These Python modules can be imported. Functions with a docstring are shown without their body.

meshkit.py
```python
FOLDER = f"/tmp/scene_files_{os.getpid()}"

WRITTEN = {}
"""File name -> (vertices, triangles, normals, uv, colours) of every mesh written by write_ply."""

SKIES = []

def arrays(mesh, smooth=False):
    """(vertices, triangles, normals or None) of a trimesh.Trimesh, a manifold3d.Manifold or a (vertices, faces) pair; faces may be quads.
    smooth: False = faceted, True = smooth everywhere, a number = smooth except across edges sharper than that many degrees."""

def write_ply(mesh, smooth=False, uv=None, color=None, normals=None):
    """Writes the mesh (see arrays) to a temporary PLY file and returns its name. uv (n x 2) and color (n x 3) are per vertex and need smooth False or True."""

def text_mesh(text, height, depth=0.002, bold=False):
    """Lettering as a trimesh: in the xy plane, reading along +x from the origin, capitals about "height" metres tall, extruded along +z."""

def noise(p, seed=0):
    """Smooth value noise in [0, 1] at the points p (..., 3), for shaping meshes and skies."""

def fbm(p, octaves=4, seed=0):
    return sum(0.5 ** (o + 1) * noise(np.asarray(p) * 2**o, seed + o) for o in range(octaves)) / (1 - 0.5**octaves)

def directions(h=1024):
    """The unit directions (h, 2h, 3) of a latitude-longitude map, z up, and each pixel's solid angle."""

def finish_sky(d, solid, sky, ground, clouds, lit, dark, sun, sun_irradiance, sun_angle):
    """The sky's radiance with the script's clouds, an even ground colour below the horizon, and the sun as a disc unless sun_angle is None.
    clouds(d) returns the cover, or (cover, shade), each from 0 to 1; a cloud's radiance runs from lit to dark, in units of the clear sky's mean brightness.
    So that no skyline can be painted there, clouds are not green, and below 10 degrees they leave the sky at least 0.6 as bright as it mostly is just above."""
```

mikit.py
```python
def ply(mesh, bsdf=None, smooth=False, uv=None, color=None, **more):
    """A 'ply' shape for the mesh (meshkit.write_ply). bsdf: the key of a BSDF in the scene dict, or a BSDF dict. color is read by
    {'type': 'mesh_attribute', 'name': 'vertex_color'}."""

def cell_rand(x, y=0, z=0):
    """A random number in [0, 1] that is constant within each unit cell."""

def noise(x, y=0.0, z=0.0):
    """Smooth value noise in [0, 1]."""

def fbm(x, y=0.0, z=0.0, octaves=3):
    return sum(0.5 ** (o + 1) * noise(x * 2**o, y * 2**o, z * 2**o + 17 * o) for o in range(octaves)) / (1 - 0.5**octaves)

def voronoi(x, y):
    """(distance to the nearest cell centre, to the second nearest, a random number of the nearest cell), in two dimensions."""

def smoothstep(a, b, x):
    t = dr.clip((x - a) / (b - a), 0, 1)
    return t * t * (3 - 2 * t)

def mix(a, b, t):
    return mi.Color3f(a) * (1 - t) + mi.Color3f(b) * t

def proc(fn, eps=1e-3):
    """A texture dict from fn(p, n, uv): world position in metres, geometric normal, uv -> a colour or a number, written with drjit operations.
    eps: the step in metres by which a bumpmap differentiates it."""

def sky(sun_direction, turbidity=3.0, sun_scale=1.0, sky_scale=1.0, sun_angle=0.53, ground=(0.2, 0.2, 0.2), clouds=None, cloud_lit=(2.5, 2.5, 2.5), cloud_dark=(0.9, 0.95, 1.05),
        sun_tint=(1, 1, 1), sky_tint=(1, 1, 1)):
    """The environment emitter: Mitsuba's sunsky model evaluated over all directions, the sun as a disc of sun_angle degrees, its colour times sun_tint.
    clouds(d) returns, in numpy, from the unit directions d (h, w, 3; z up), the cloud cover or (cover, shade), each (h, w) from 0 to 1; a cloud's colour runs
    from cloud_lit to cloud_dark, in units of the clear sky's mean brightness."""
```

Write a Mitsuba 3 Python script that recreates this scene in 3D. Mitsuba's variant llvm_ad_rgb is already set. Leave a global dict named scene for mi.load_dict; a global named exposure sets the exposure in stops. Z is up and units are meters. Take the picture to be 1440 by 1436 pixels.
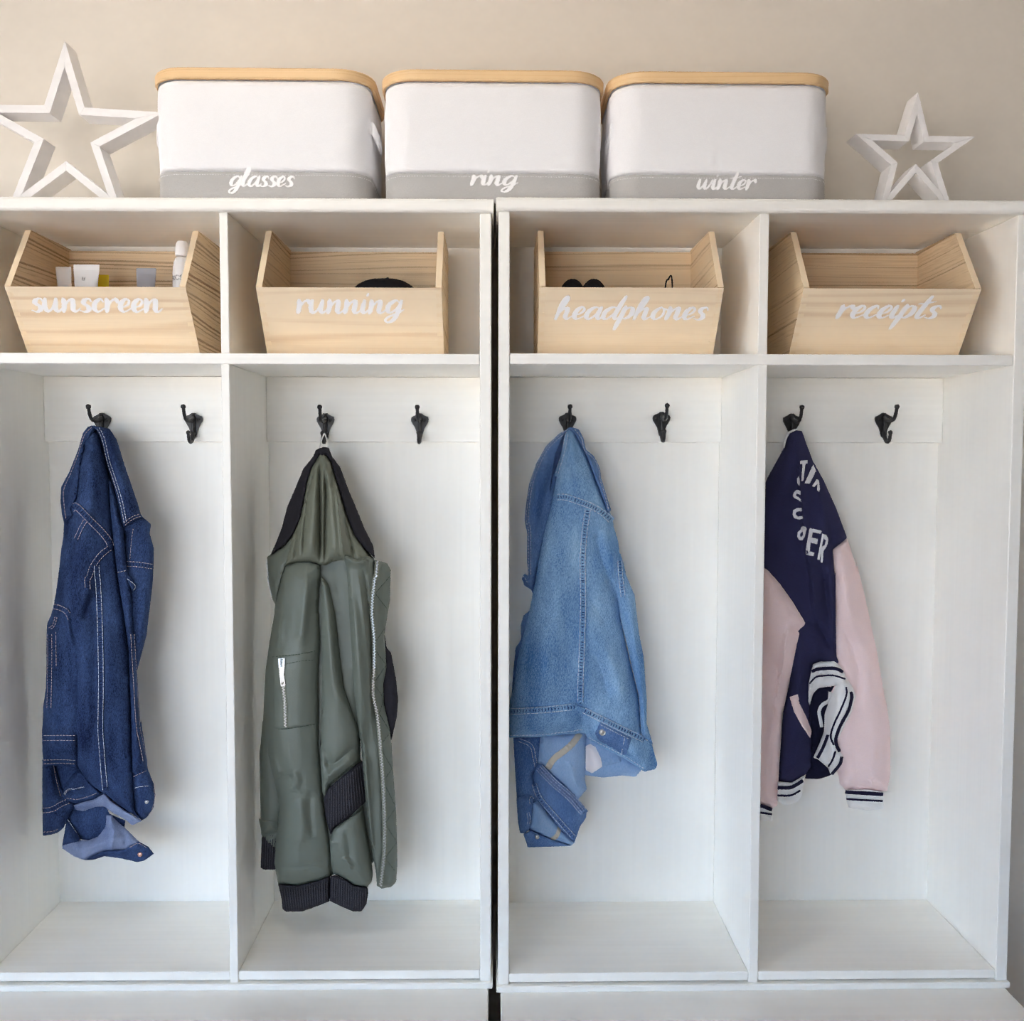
import math, random
import numpy as np, trimesh, shapely, mitsuba as mi, drjit as dr
import mikit, meshkit
from mikit import noise, fbm, smoothstep, mix, proc, ply
from scipy import ndimage
from scipy.spatial import Delaunay
from shapely.geometry import Polygon, LineString, Point
from shapely.ops import unary_union

T = mi.ScalarTransform4f
scene, labels = {}, {}

# ------------------------------------------------------------------ camera, sky, exposure
FLOOR = 0.50                      # the bottom shelf stands this high; design heights below are measured from it
FPX = 1370.25
CAM = np.array([-0.0004, -1.5816, 0.8625 + FLOOR])
PITCH, YAW, ROLL = -0.05503, 0.01804, 0.00144
cp, sp, cy_, sy_ = math.cos(PITCH), math.sin(PITCH), math.cos(YAW), math.sin(YAW)
FWD = np.array([sy_ * cp, cy_ * cp, sp])
RGT = np.array([cy_, -sy_, 0.0])
UPV = np.cross(RGT, FWD)
cr_, sr_ = math.cos(ROLL), math.sin(ROLL)
RGT, UPV = cr_ * RGT + sr_ * UPV, -sr_ * RGT + cr_ * UPV
exposure = 4.6
scene['camera'] = {'type': 'perspective', 'fov': 2 * math.degrees(math.atan(720 / FPX)), 'fov_axis': 'x', 'near_clip': 0.01, 'far_clip': 200.0,
                   'to_world': T().look_at(origin=CAM.tolist(), target=(CAM + FWD).tolist(), up=UPV.tolist())}
# a bright day: the sun stands behind the house, high over the wall with the hall trees, and lights the pale terrace outside the windows
scene['daylight'] = mikit.sky((0.25, 0.6, 0.75), turbidity=3.0, sun_scale=1.0, sky_scale=1.0, ground=(0.58, 0.56, 0.53),
                              clouds=lambda d: 0.25 + 0.0 * d[..., 2], cloud_lit=(1.9, 2.3, 3.0), cloud_dark=(2.0, 2.0, 2.1))


def at(px, py, Y):
    """The point at depth Y that the photograph shows at (px, py)."""
    px, py, Y = np.broadcast_arrays(np.asarray(px, float), np.asarray(py, float), np.asarray(Y, float))
    d = FWD * FPX + RGT * (px[..., None] - 720) - UPV * (py[..., None] - 718)
    return CAM + d * ((Y - CAM[1]) / d[..., 1])[..., None]


# ------------------------------------------------------------------ scene helpers
def numbered(key):
    if not any(k == key or k.startswith(key + '__') for k in list(scene) + list(labels)):
        return key
    n = 1
    while any(k == f'{key}_{n:03d}' or k.startswith(f'{key}_{n:03d}__') for k in list(scene) + list(labels)):
        n += 1
    return f'{key}_{n:03d}'


def thing(name, label, cat, group=None):
    key = numbered(name)
    labels[key] = {'label': label, 'category': cat}
    if group: labels[key]['group'] = group
    return key


def obj(name, mesh, bsdf, parent=None, smooth=False, label=None, kind=None, M=None, uv=None):
    key = numbered(f'{parent}__{name}' if parent else name)
    d = ply(mesh, bsdf, smooth=smooth, uv=uv) if not isinstance(mesh, dict) else dict(mesh)
    if M is not None: d['to_world'] = M
    scene[key] = d
    e = {}
    if label: e['label'] = label
    if kind: e['kind'] = kind
    if e: labels.setdefault(key, {}).update(e)
    return key


def struct(name, mesh, bsdf, smooth=False):
    return obj(name, mesh, bsdf, smooth=smooth, kind='structure')


def cbox(x0, x1, y0, y1, z0, z1, c=0.0012):
    """A box with chamfered edges."""
    c = min(c, (x1 - x0) * .4, (y1 - y0) * .4, (z1 - z0) * .4)
    p = []
    for X, sx in ((x0, 1), (x1, -1)):
        for Y, sy in ((y0, 1), (y1, -1)):
            for Z, sz in ((z0, 1), (z1, -1)):
                p += [(X + sx * c, Y + sy * c, Z), (X + sx * c, Y, Z + sz * c), (X, Y + sy * c, Z + sz * c)]
    return trimesh.convex.convex_hull(np.array(p))


def box(x0, x1, y0, y1, z0, z1):
    m = trimesh.creation.box((x1 - x0, y1 - y0, z1 - z0))
    m.apply_translation(((x0 + x1) / 2, (y0 + y1) / 2, (z0 + z1) / 2))
    return m


def prism(poly, axis, a, b, c=0.0):
    """The 2-D polygon extruded along an axis from a to b; for axis x the polygon is (y, z), for y (x, z), for z (x, y)."""
    if not isinstance(poly, Polygon): poly = Polygon(poly)
    m = trimesh.creation.extrude_polygon(poly, b - a, engine='earcut')
    v = m.vertices.copy()
    v[:, 2] += a
    o = {'x': v[:, [2, 0, 1]], 'y': v[:, [0, 2, 1]], 'z': v}[axis]
    f = m.faces[:, ::-1] if axis == 'y' else m.faces
    return trimesh.Trimesh(o, f, process=False)


def catmull(P, n=10, closed=False):
    P = np.asarray(P, float)
    if len(P) < 3 and not closed:
        return np.array([P[0] + (P[-1] - P[0]) * t for t in np.linspace(0, 1, n + 1)])
    Q = np.vstack([P[-1:], P, P[:2]]) if closed else np.vstack([2 * P[0] - P[1], P, 2 * P[-1] - P[-2]])
    out = []
    for i in range(len(Q) - 3):
        a, b, c, d = Q[i:i + 4]
        t = np.linspace(0, 1, n, endpoint=False)[:, None]
        out.append(0.5 * (2 * b + (c - a) * t + (2 * a - 5 * b + 4 * c - d) * t**2 + (3 * b - a - 3 * c + d) * t**3))
    o = np.vstack(out)
    return o if closed else np.vstack([o, P[-1:]])


def tube(path, r, sides=10, caps=True):
    path = np.asarray(path, float)
    r = np.broadcast_to(np.asarray(r, float), (len(path),))
    t = np.gradient(path, axis=0)
    t /= np.linalg.norm(t, axis=1, keepdims=True) + 1e-12
    ref = np.array([0, 0, 1.0]) if abs(t[0, 2]) < .9 else np.array([1.0, 0, 0])
    n = np.cross(t[0], ref); n /= np.linalg.norm(n)
    rings, ang = [], np.arange(sides) * 2 * np.pi / sides
    for i in range(len(path)):
        n = n - t[i] * (n @ t[i]); n /= np.linalg.norm(n)
        b = np.cross(t[i], n)
        rings.append(path[i] + r[i] * (np.cos(ang)[:, None] * n + np.sin(ang)[:, None] * b))
    v, f = np.vstack(rings), []
    for i in range(len(path) - 1):
        for k in range(sides):
            a, b2 = i * sides + k, i * sides + (k + 1) % sides
            f += [(a, b2, b2 + sides), (a, b2 + sides, a + sides)]
    if caps:
        v = np.vstack([v, path[:1], path[-1:]])
        c0, c1, e = len(v) - 2, len(v) - 1, (len(path) - 1) * sides
        for k in range(sides):
            f += [(c0, (k + 1) % sides, k), (c1, e + k, e + (k + 1) % sides)]
    return trimesh.Trimesh(v, np.array(f), process=False)


def ball(c, r, sub=2):
    m = trimesh.creation.icosphere(sub, r)
    m.apply_translation(c)
    return m


def join(ms):
    return trimesh.util.concatenate(list(ms))


def lathe(profile, n=32):
    """(r, z) pairs turned about z."""
    m = trimesh.creation.revolve(np.asarray(profile, float), sections=n)
    return m


def loft(rings):
    """Closed rings (k, n, 3) joined in order, both ends capped with a fan."""
    R = np.asarray(rings, float); k, n = R.shape[:2]
    v, f = R.reshape(-1, 3), []
    for i in range(k - 1):
        a = i * n + np.arange(n); b = i * n + (np.arange(n) + 1) % n
        f += [np.stack([a, b, b + n], 1), np.stack([a, b + n, a + n], 1)]
    v = np.vstack([v, R[0].mean(0), R[-1].mean(0)])
    a = np.arange(n); b = (a + 1) % n
    f += [np.stack([np.full(n, k * n), b, a], 1), np.stack([np.full(n, k * n + 1), (k - 1) * n + a, (k - 1) * n + b], 1)]
    m = trimesh.Trimesh(v, np.vstack(f), process=False)
    if m.volume < 0: m.invert()
    return m


# ------------------------------------------------------------------ materials
def plain(name, rgb, rough=0.5, spec=0.5, metallic=0.0, **k):
    scene[name] = {'type': 'twosided', 'b': {'type': 'principled', 'base_color': {'type': 'rgb', 'value': list(rgb)}, 'roughness': rough, 'specular': spec, 'metallic': metallic, **k}}


def textured(name, fn, rough=0.5, spec=0.5, bump=None, bump_scale=0.0005, eps=1e-3, **k):
    b = {'type': 'principled', 'base_color': proc(fn), 'roughness': rough, 'specular': spec, **k}
    if bump is not None:
        b = {'type': 'bumpmap', 'scale': bump_scale, 't': proc(bump, eps), 'b': b}
    scene[name] = {'type': 'twosided', 'b': b}


WHITE = (0.835, 0.82, 0.772)
def _white_v(p, n, uv):
    g = fbm(p.x * 170, p.y * 170, p.z * 5, 3) - .5
    s = fbm(p.x * 9 + 3, p.y * 9, p.z * 4, 2) - .5
    return mi.Color3f(*WHITE) * (1 + .05 * g + .04 * s)
def _white_h(p, n, uv):
    g = fbm(p.x * 5, p.y * 150, p.z * 150, 3) - .5
    s = fbm(p.x * 6 + 3, p.y * 14, p.z * 4, 2) - .5
    return mi.Color3f(*WHITE) * (1 + .06 * g + .05 * s)
textured('white_upright', _white_v, .42, .45)
textured('white_level', _white_h, .42, .45)

def _wall(p, n, uv):
    return mi.Color3f(.73, .685, .612) * (1 + .03 * (fbm(p.x * 60, p.y * 60, p.z * 60, 2) - .5))
textured('wall_paint', _wall, .8, .2)
plain('accent_paint', (.36, .34, .32), .8, .2)
plain('ceiling_paint', (.50, .48, .455), .8, .2)
def _floorwood(p, n, uv):
    g = fbm(p.x * 60, p.y * 4, 0.0, 3) - .5
    return mi.Color3f(.30, .26, .22) * (1 + .3 * g)
textured('floor_wood', _floorwood, .45, .4)
plain('white_trim', (.8, .79, .77), .5, .4)
plain('gap_dark', (.12, .11, .11), .7, .2)


def wood(name, light, dark, fx, fy, fz, seed, amt=1.0, rough=.55):
    """Straight-grained wood with wandering growth rings and fine pores; fx, fy, fz stretch it along each axis."""
    def fn(p, n, uv):
        x, y, z = p.x * fx + seed, p.y * fy + seed * .37, p.z * fz - seed * .71
        w = fbm(x * .35, y * .35, z * .12, 2)
        r = noise(x * .06 + 7, y * .06, (z + y) * 2.6 + w * 11.0)
        broad = noise(x * .2, y * .2, z * .18 + 4)
        fine = fbm(x * 2.5, y * 7, z * 4.5, 2)
        t = dr.clip((smoothstep(.5, .9, r) * (.2 + .75 * broad) + (fine - .5) * .45 + (broad - .5) * .25) * amt, 0, 1)
        return mix(light, dark, t)
    textured(name, fn, rough, .35)


LW, DW = (.84, .69, .50), (.53, .35, .19)
for i in range(4):
    wood(f'bin_front_wood_{i}', LW, (.62, .43, .26), 4, 60, 90, 3.1 + 11.7 * i, .8)
    wood(f'bin_side_wood_{i}', (.70, .54, .35), (.31, .19, .10), 5, 5, 110, 1.3 + 7.9 * i, 1.1)
plain('edge_wood', (.82, .66, .46), .55, .35)
wood('bamboo', (.76, .53, .29), (.60, .37, .17), 3, 3, 160, 5.0, .8, .42)


def _canvas(p, n, uv):
    return mi.Color3f(.80, .80, .815) * (1 + .05 * (noise(p.x * 900, p.y * 900, p.z * 900) - .5))
textured('white_canvas', _canvas, .9, .15)
def _greycanvas(p, n, uv):
    return mi.Color3f(.43, .42, .41) * (1 + .12 * (noise(p.x * 900, p.y * 900, p.z * 900) - .5) + .1 * (fbm(p.x * 18, p.y * 18, p.z * 18, 2) - .5))
textured('grey_canvas', _greycanvas, .9, .15)
plain('white_vinyl', (.86, .855, .86), .5, .4)
def _starwhite(p, n, uv):
    return mi.Color3f(.80, .79, .79) * (1 + .05 * (fbm(p.x * 90, p.y * 40, p.z * 90, 2) - .5))
textured('star_paint', _starwhite, .5, .4)
plain('black_iron', (.012, .012, .013), .42, .45)
plain('black_fabric', (.012, .011, .014), .8, .25)
plain('white_plastic', (.82, .82, .82), .35, .5)
plain('yellow_plastic', (.80, .66, .02), .4, .5)
plain('silver_tube', (.30, .30, .33), .35, .5)
plain('print_grey', (.2, .2, .21), .6, .3)

# ------------------------------------------------------------------ the room
WALL_Y, FRONT_Y, XL, XR, ZC = 0.30, -3.4, -2.3, 2.0, 2.55
struct('wall_back', box(XL - .1, XR + .1, WALL_Y, WALL_Y + .1, 0, ZC), 'wall_paint')
struct('floor', box(XL - .1, XR + .1, FRONT_Y - .1, WALL_Y + .1, -.1, 0), 'floor_wood')
struct('ceiling', box(XL - .1, XR + .1, FRONT_Y - .1, WALL_Y + .1, ZC, ZC + .1), 'ceiling_paint')


def holed(w0, w1, z1, holes):
    """A wall of 2-D extents with openings."""
    g = shapely.box(w0, 0, w1, z1)
    for h in holes: g = g.difference(shapely.box(*h))
    return g

HOLE_F = (-2.2, 0.12, -0.15, 2.10)
HOLE_L = (-2.9, 0.3, -1.2, 2.1)
struct('wall_front', prism(holed(XL, XR, ZC, [HOLE_F]), 'y', FRONT_Y - .1, FRONT_Y), 'accent_paint')
struct('wall_left', prism(holed(FRONT_Y - .1, WALL_Y + .1, ZC, [HOLE_L]), 'x', XL - .1, XL), 'accent_paint')
struct('wall_right', box(XR, XR + .1, FRONT_Y - .1, WALL_Y + .1, 0, ZC), 'accent_paint')


def sash(axis, h, pos, n):
    """A window frame with n lights filling the opening h."""
    a, z0, b, z1 = h
    g = shapely.box(a, z0, b, z1)
    w = (b - a) / n
    for i in range(n):
        g = g.difference(shapely.box(a + i * w + .04, z0 + .05, a + (i + 1) * w - .04, z1 - .05))
    return prism(g, axis, pos, pos + .05)
struct('window_2', sash('y', HOLE_F, FRONT_Y - .07, 2), 'white_trim')
struct('window_1', sash('x', HOLE_L, XL - .07, 2), 'white_trim')
scene['window_glass'] = {'type': 'thindielectric'}
for nm, ax, h, pos in (('window_2__pane', 'y', HOLE_F, FRONT_Y - .045), ('window_1__pane', 'x', HOLE_L, XL - .045)):
    a, z0, b, z1 = h
    v = [(a + .03, z0 + .04), (b - .03, z0 + .04), (b - .03, z1 - .04), (a + .03, z1 - .04)]
    v3 = np.array([(q[0], pos, q[1]) if ax == 'y' else (pos, q[0], q[1]) for q in v])
    obj(nm, (v3, np.array([[0, 1, 2], [0, 2, 3]])), 'window_glass')

# a flush ceiling lamp above the hall trees, out of the picture
LAMP = (-0.45, -0.75, ZC)
lk = thing('ceiling_lamp', 'round white ceiling lamp with a glowing dome, above the hall trees', 'lamp')
m = lathe([(0, -.001), (.185, -.001), (.185, -.022), (.165, -.026), (0, -.026)], 48); m.apply_translation(LAMP); obj('base', m, 'white_trim', lk, smooth=30)
a_ = np.linspace(0, np.pi / 2, 9)
m = lathe([(0, -.026)] + [(.16 * math.cos(t), -.027 - .075 * math.sin(t)) for t in a_], 40)
m.apply_translation(LAMP)
if m.volume < 0: m.invert()
kd = obj('diffuser', m, 'white_trim', lk, smooth=40)
scene[kd]['emitter'] = {'type': 'area', 'radiance': {'type': 'rgb', 'value': [.74, .71, .655]}}

# ------------------------------------------------------------------ hall trees
D, DR = 0.2631, 0.2455
Z_MB, Z_MT, Z_TB, Z_TT, Z_BB, Z_P0, Z_P1 = 1.0119, 1.0294, 1.2540, 1.2765, -0.0154, -0.0293, -0.0185


def hook_shape():
    """A double coat hook on its shield plate: (plate, upper prong, lower prong, two screws); the plate's back lies in y = 0, towards the room is -y."""
    half = [(0, .0175), (.0035, .0175), (.0065, .0145), (.011, .0125), (.0152, .0105), (.0165, .0065), (.0162, .003), (.0125, -.004), (.0085, -.011), (.0062, -.018), (.0045, -.026), (0, -.030)]
    pts = half + [(-x, z) for x, z in half[::-1][1:-1]]
    plate = prism(Polygon(pts), 'y', -.0035, 0)
    rib = tube([(0, -.004, .016), (0, -.0065, .006), (0, -.0075, -.008), (0, -.007, -.026)], [.0022, .0034, .0034, .0028], 10)
    up = catmull([(0, -.005, .008), (0, -.018, .0035), (0, -.034, .0015), (0, -.048, .004), (0, -.057, .013), (0, -.062, .026)], 6)
    upper = join([tube(up, np.interp(np.linspace(0, 1, len(up)), [0, .3, 1], [.0050, .0036, .0029]), 12), ball(up[-1], .0046)])
    lo = catmull([(0, -.006, -.018), (0, -.012, -.031), (0, -.021, -.037), (0, -.030, -.034), (0, -.034, -.026), (0, -.035, -.020)], 6)
    lower = join([tube(lo, np.interp(np.linspace(0, 1, len(lo)), [0, .4, 1], [.0044, .0036, .0028]), 12), ball(lo[-1], .0042)])
    screws = []
    for s in (-1, 1):
        b = trimesh.creation.uv_sphere(radius=.0032, count=[10, 14]); b.apply_scale([1, .55, 1])
        slot = box(-.0026, .0026, -.0022, -.0014, -.0003, .0003)
        b.apply_translation((s * .0098, -.0036, .005)); slot.apply_translation((s * .0098, -.0, .005))
        screws.append(b)
    return plate, rib, upper, lower, screws
HOOK = hook_shape()
HOOK_D = [ply(HOOK[0], 'black_iron', 30), ply(HOOK[1], 'black_iron', True), ply(HOOK[2], 'black_iron', True), ply(HOOK[3], 'black_iron', True), [ply(s, 'black_iron', True) for s in HOOK[4]]]


def round_front(y0, y1, z0, z1, r):
    a = np.linspace(0, np.pi / 2, 6)
    p = [(y1, z0), (y1, z1)] + [(y0 + r - r * math.sin(t), z1 - r + r * math.cos(t)) for t in a] + [(y0 + r - r * math.cos(t), z0 + r - r * math.sin(t)) for t in a]
    return Polygon(p)


def hall_tree(x0, s0, d0, d1, s1, x1, yaw, yoff, hooks, label):
    """x0..x1 outer width, s0 and s1 the sides' inner faces, d0..d1 the divider."""
    k = thing('hall_tree', label, 'hall tree')
    M = T().translate([0, yoff, FLOOR]).rotate([0, 0, 1], math.degrees(yaw))
    P = lambda n, m, b, **kw: obj(n, m, b, k, M=M, **kw)
    g = .0006
    P('side_panel', cbox(x0, s0, 0, D + .008, Z_P1, Z_TB), 'white_upright')
    P('side_panel', cbox(s1, x1, 0, D + .008, Z_P1, Z_TB), 'white_upright')
    P('top_board', prism(round_front(-.006, D + .010, Z_TB, Z_TT, .007), 'x', x0 - .004, x1 + .004), 'white_level', smooth=30)
    P('cubby_shelf', cbox(s0 + g, s1 - g, .0012, D, Z_MB, Z_MT), 'white_level')
    P('divider', cbox(d0, d1, .002, D, Z_MT, Z_TB), 'white_upright')
    P('divider', cbox(d0, d1, .0, D, Z_P1, Z_MB), 'white_upright')
    P('bottom_shelf', cbox(s0 + g, d0 - g, .0015, D, Z_BB, 0), 'white_level')
    P('bottom_shelf', cbox(d1 + g, s1 - g, .0015, D, Z_BB, 0), 'white_level')
    for a, b in ((s0, d0), (d1, s1)):
        P('back_panel', box(a, b, D, D + .006, Z_P1, Z_MB), 'white_upright')
        P('back_panel', box(a, b, D, D + .006, Z_MT, Z_TB), 'white_upright')
        P('hook_rail', cbox(a + g, b - g, DR, D, .8897, Z_MB - .0006, .0008), 'white_level')
    P('base_plate', cbox(x0 - .003, x1 + .003, -.006, D + .01, Z_P0, Z_P1, .0016), 'white_level')
    # the bench that carries the hutch
    zt = Z_P0
    P('bench_top', cbox(x0 + .004, x1 - .004, -.19, D + .01, zt - .022, zt, .002), 'white_level')
    P('bench_side', cbox(x0 + .006, x0 + .024, -.175, D + .005, -FLOOR, zt - .022), 'white_upright')
    P('bench_side', cbox(x1 - .024, x1 - .006, -.175, D + .005, -FLOOR, zt - .022), 'white_upright')
    P('bench_back', box(x0 + .024, x1 - .024, D - .004, D + .004, -FLOOR + .06, zt - .022), 'white_upright')
    P('toe_board', cbox(x0 + .024, x1 - .024, -.15, -.132, -FLOOR, -FLOOR + .07), 'white_level')
    xm = (x0 + x1) / 2
    for a, b in ((x0 + .026, xm - .002), (xm + .002, x1 - .026)):
        dk = P('drawer', cbox(a, b, -.176, -.158, -FLOOR + .075, zt - .026, .002), 'white_level')
        kb = lathe([(0, 0), (.006, 0), (.006, .012), (.014, .018), (.014, .024), (.008, .028), (0, .029)], 20)
        kb.apply_transform(trimesh.transformations.rotation_matrix(math.pi / 2, [1, 0, 0]))
        kb.apply_translation(((a + b) / 2, -.176, (-FLOOR + .075 + zt) / 2 + .04))
        obj('knob', kb, 'black_iron', dk, M=M, smooth=40)
    for hx, hy in hooks:
        q = at(hx, hy, DR + yoff)
        hk = obj('coat_hook', HOOK_D[0], None, k, M=T().translate([q[0], DR + yoff + .0002, q[2] - .004]), label='matte black iron double coat hook')
        for nm, dd in (('rib', HOOK_D[1]), ('prong', HOOK_D[2]), ('prong', HOOK_D[3]), ('screw', HOOK_D[4][0]), ('screw', HOOK_D[4][1])):
            obj(nm, dd, None, hk, M=T().translate([q[0], DR + yoff + .0002, q[2] - .004]))
    return k

TREE1 = hall_tree(-.8622, -.8437, -.4432, -.4293, -.0242, -.0060, -.0045, .0122, [(144, 591), (272.8, 591), (458, 591.5), (590.5, 591.5)],
                  'white woodgrain hall tree under the large star, with the olive jacket in it')
TREE2 = hall_tree(.0060, .0240, .4262, .4419, .8452, .8646, .0011, 0.0, [(798, 591), (929.9, 589.5), (1113, 592), (1242, 591)],
                  'white woodgrain hall tree under the small star, with the varsity jacket in it')

# ------------------------------------------------------------------ brush lettering
GLYPH = {
    'a': (1.0, [[(.74, .82), (.5, 1.0), (.16, .68), (.12, .2), (.34, .02), (.62, .36), (.82, .95)], [(.82, .97), (.74, .3), (.9, .02), (1.12, .28)]]),
    'g': (.98, [[(.74, .82), (.5, 1.0), (.16, .68), (.12, .24), (.34, .06), (.62, .36), (.82, .95)], [(.82, .97), (.76, .2), (.62, -.4), (.34, -.68), (.1, -.52), (.3, -.22), (.8, .06), (1.05, .3)]]),
    'l': (.5, [[(.02, .25), (.32, 1.0), (.44, 1.62), (.32, 1.82), (.16, 1.3), (.1, .35), (.24, .02), (.5, .28)]]),
    's': (.68, [[(.62, .78), (.5, 1.0), (.26, .92), (.2, .66), (.46, .42), (.5, .14), (.28, .0), (.02, .12)]]),
    'e': (.72, [[(.04, .32), (.42, .46), (.58, .78), (.4, 1.0), (.14, .7), (.12, .25), (.34, .02), (.72, .3)]]),
    'r': (.74, [[(.06, 1.0), (.12, .6), (.1, .02)], [(.12, .38), (.32, .82), (.56, 1.0), (.66, .74)]]),
    'i': (.46, [[(.12, .98), (.1, .28), (.24, .02), (.46, .28)], [(.22, 1.32), (.26, 1.50)]]),
    'n': (.98, [[(.06, 1.0), (.12, .55), (.08, .02)], [(.11, .32), (.34, .84), (.56, .96), (.6, .6), (.6, .2), (.76, .02), (1.0, .28)]]),
    'w': (1.14, [[(.06, .98), (.05, .35), (.22, .03), (.44, .38), (.56, .92)], [(.56, .94), (.54, .3), (.72, .03), (.96, .4), (1.06, .98)]]),
    't': (.6, [[(.36, 1.72), (.22, .8), (.18, .22), (.34, .02), (.6, .28)], [(-.12, 1.14), (.3, 1.2), (.72, 1.34)]]),
    'u': (1.02, [[(.08, .98), (.06, .38), (.24, .02), (.5, .32), (.68, .96)], [(.68, .98), (.64, .3), (.8, .02), (1.02, .28)]]),
    'c': (.72, [[(.6, .76), (.44, 1.0), (.16, .7), (.12, .26), (.34, .02), (.72, .32)]]),
    'h': (1.0, [[(.0, .3), (.34, 1.1), (.44, 1.64), (.32, 1.8), (.16, 1.2), (.08, .02)], [(.11, .32), (.34, .82), (.56, .92), (.6, .6), (.6, .2), (.76, .02), (1.0, .28)]]),
    'd': (1.05, [[(.74, .82), (.5, 1.0), (.16, .68), (.12, .2), (.34, .02), (.62, .36), (.84, .95)], [(1.0, 1.84), (.84, 1.0), (.76, .3), (.9, .02), (1.12, .28)]]),
    'p': (.86, [[(.16, 1.05), (.12, .3), (.0, -.82)], [(.12, .45), (.34, .95), (.62, .88), (.66, .4), (.4, .06), (.12, .22)]]),
    'o': (.88, [[(.42, 1.0), (.14, .68), (.12, .22), (.38, .02), (.66, .36), (.62, .82), (.42, 1.0)], [(.6, .86), (.9, .8)]]),
}


def script_shape(word, width, xh, slant=.22, weight=.215):
    """The word in a brush script as a 2-D shape: total width, x-height, baseline at y = 0."""
    x, blobs = 0.0, []
    for ch in word:
        adv, strokes = GLYPH[ch]
        for s in strokes:
            c = catmull(s, 9)
            d = np.gradient(c, axis=0)
            down = np.abs(d[:, 1]) / (np.hypot(d[:, 0], d[:, 1]) + 1e-9)
            up = (d[:, 1] > 0)
            r = weight * (.25 + .44 * down ** 1.3 * np.where(up, .22, 1.0))
            r = ndimage.gaussian_filter1d(r, 2.0)
            tt = np.linspace(0, 1, len(r))
            r = r * np.clip(.62 + 2.2 * np.minimum(tt, 1 - tt), 0, 1)
            c = c + [x, 0]; c[:, 0] += slant * c[:, 1]
            for i in range(len(c) - 1):
                blobs.append(unary_union([Point(c[i]).buffer(r[i], 6), Point(c[i + 1]).buffer(r[i + 1], 6)]).convex_hull)
        x += adv
    g = unary_union(blobs)
    b = g.bounds
    g = shapely.affinity.translate(g, -b[0], 0)
    return shapely.affinity.scale(g, width / (b[2] - b[0]), xh, origin=(0, 0)).simplify(xh * .012)


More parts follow.
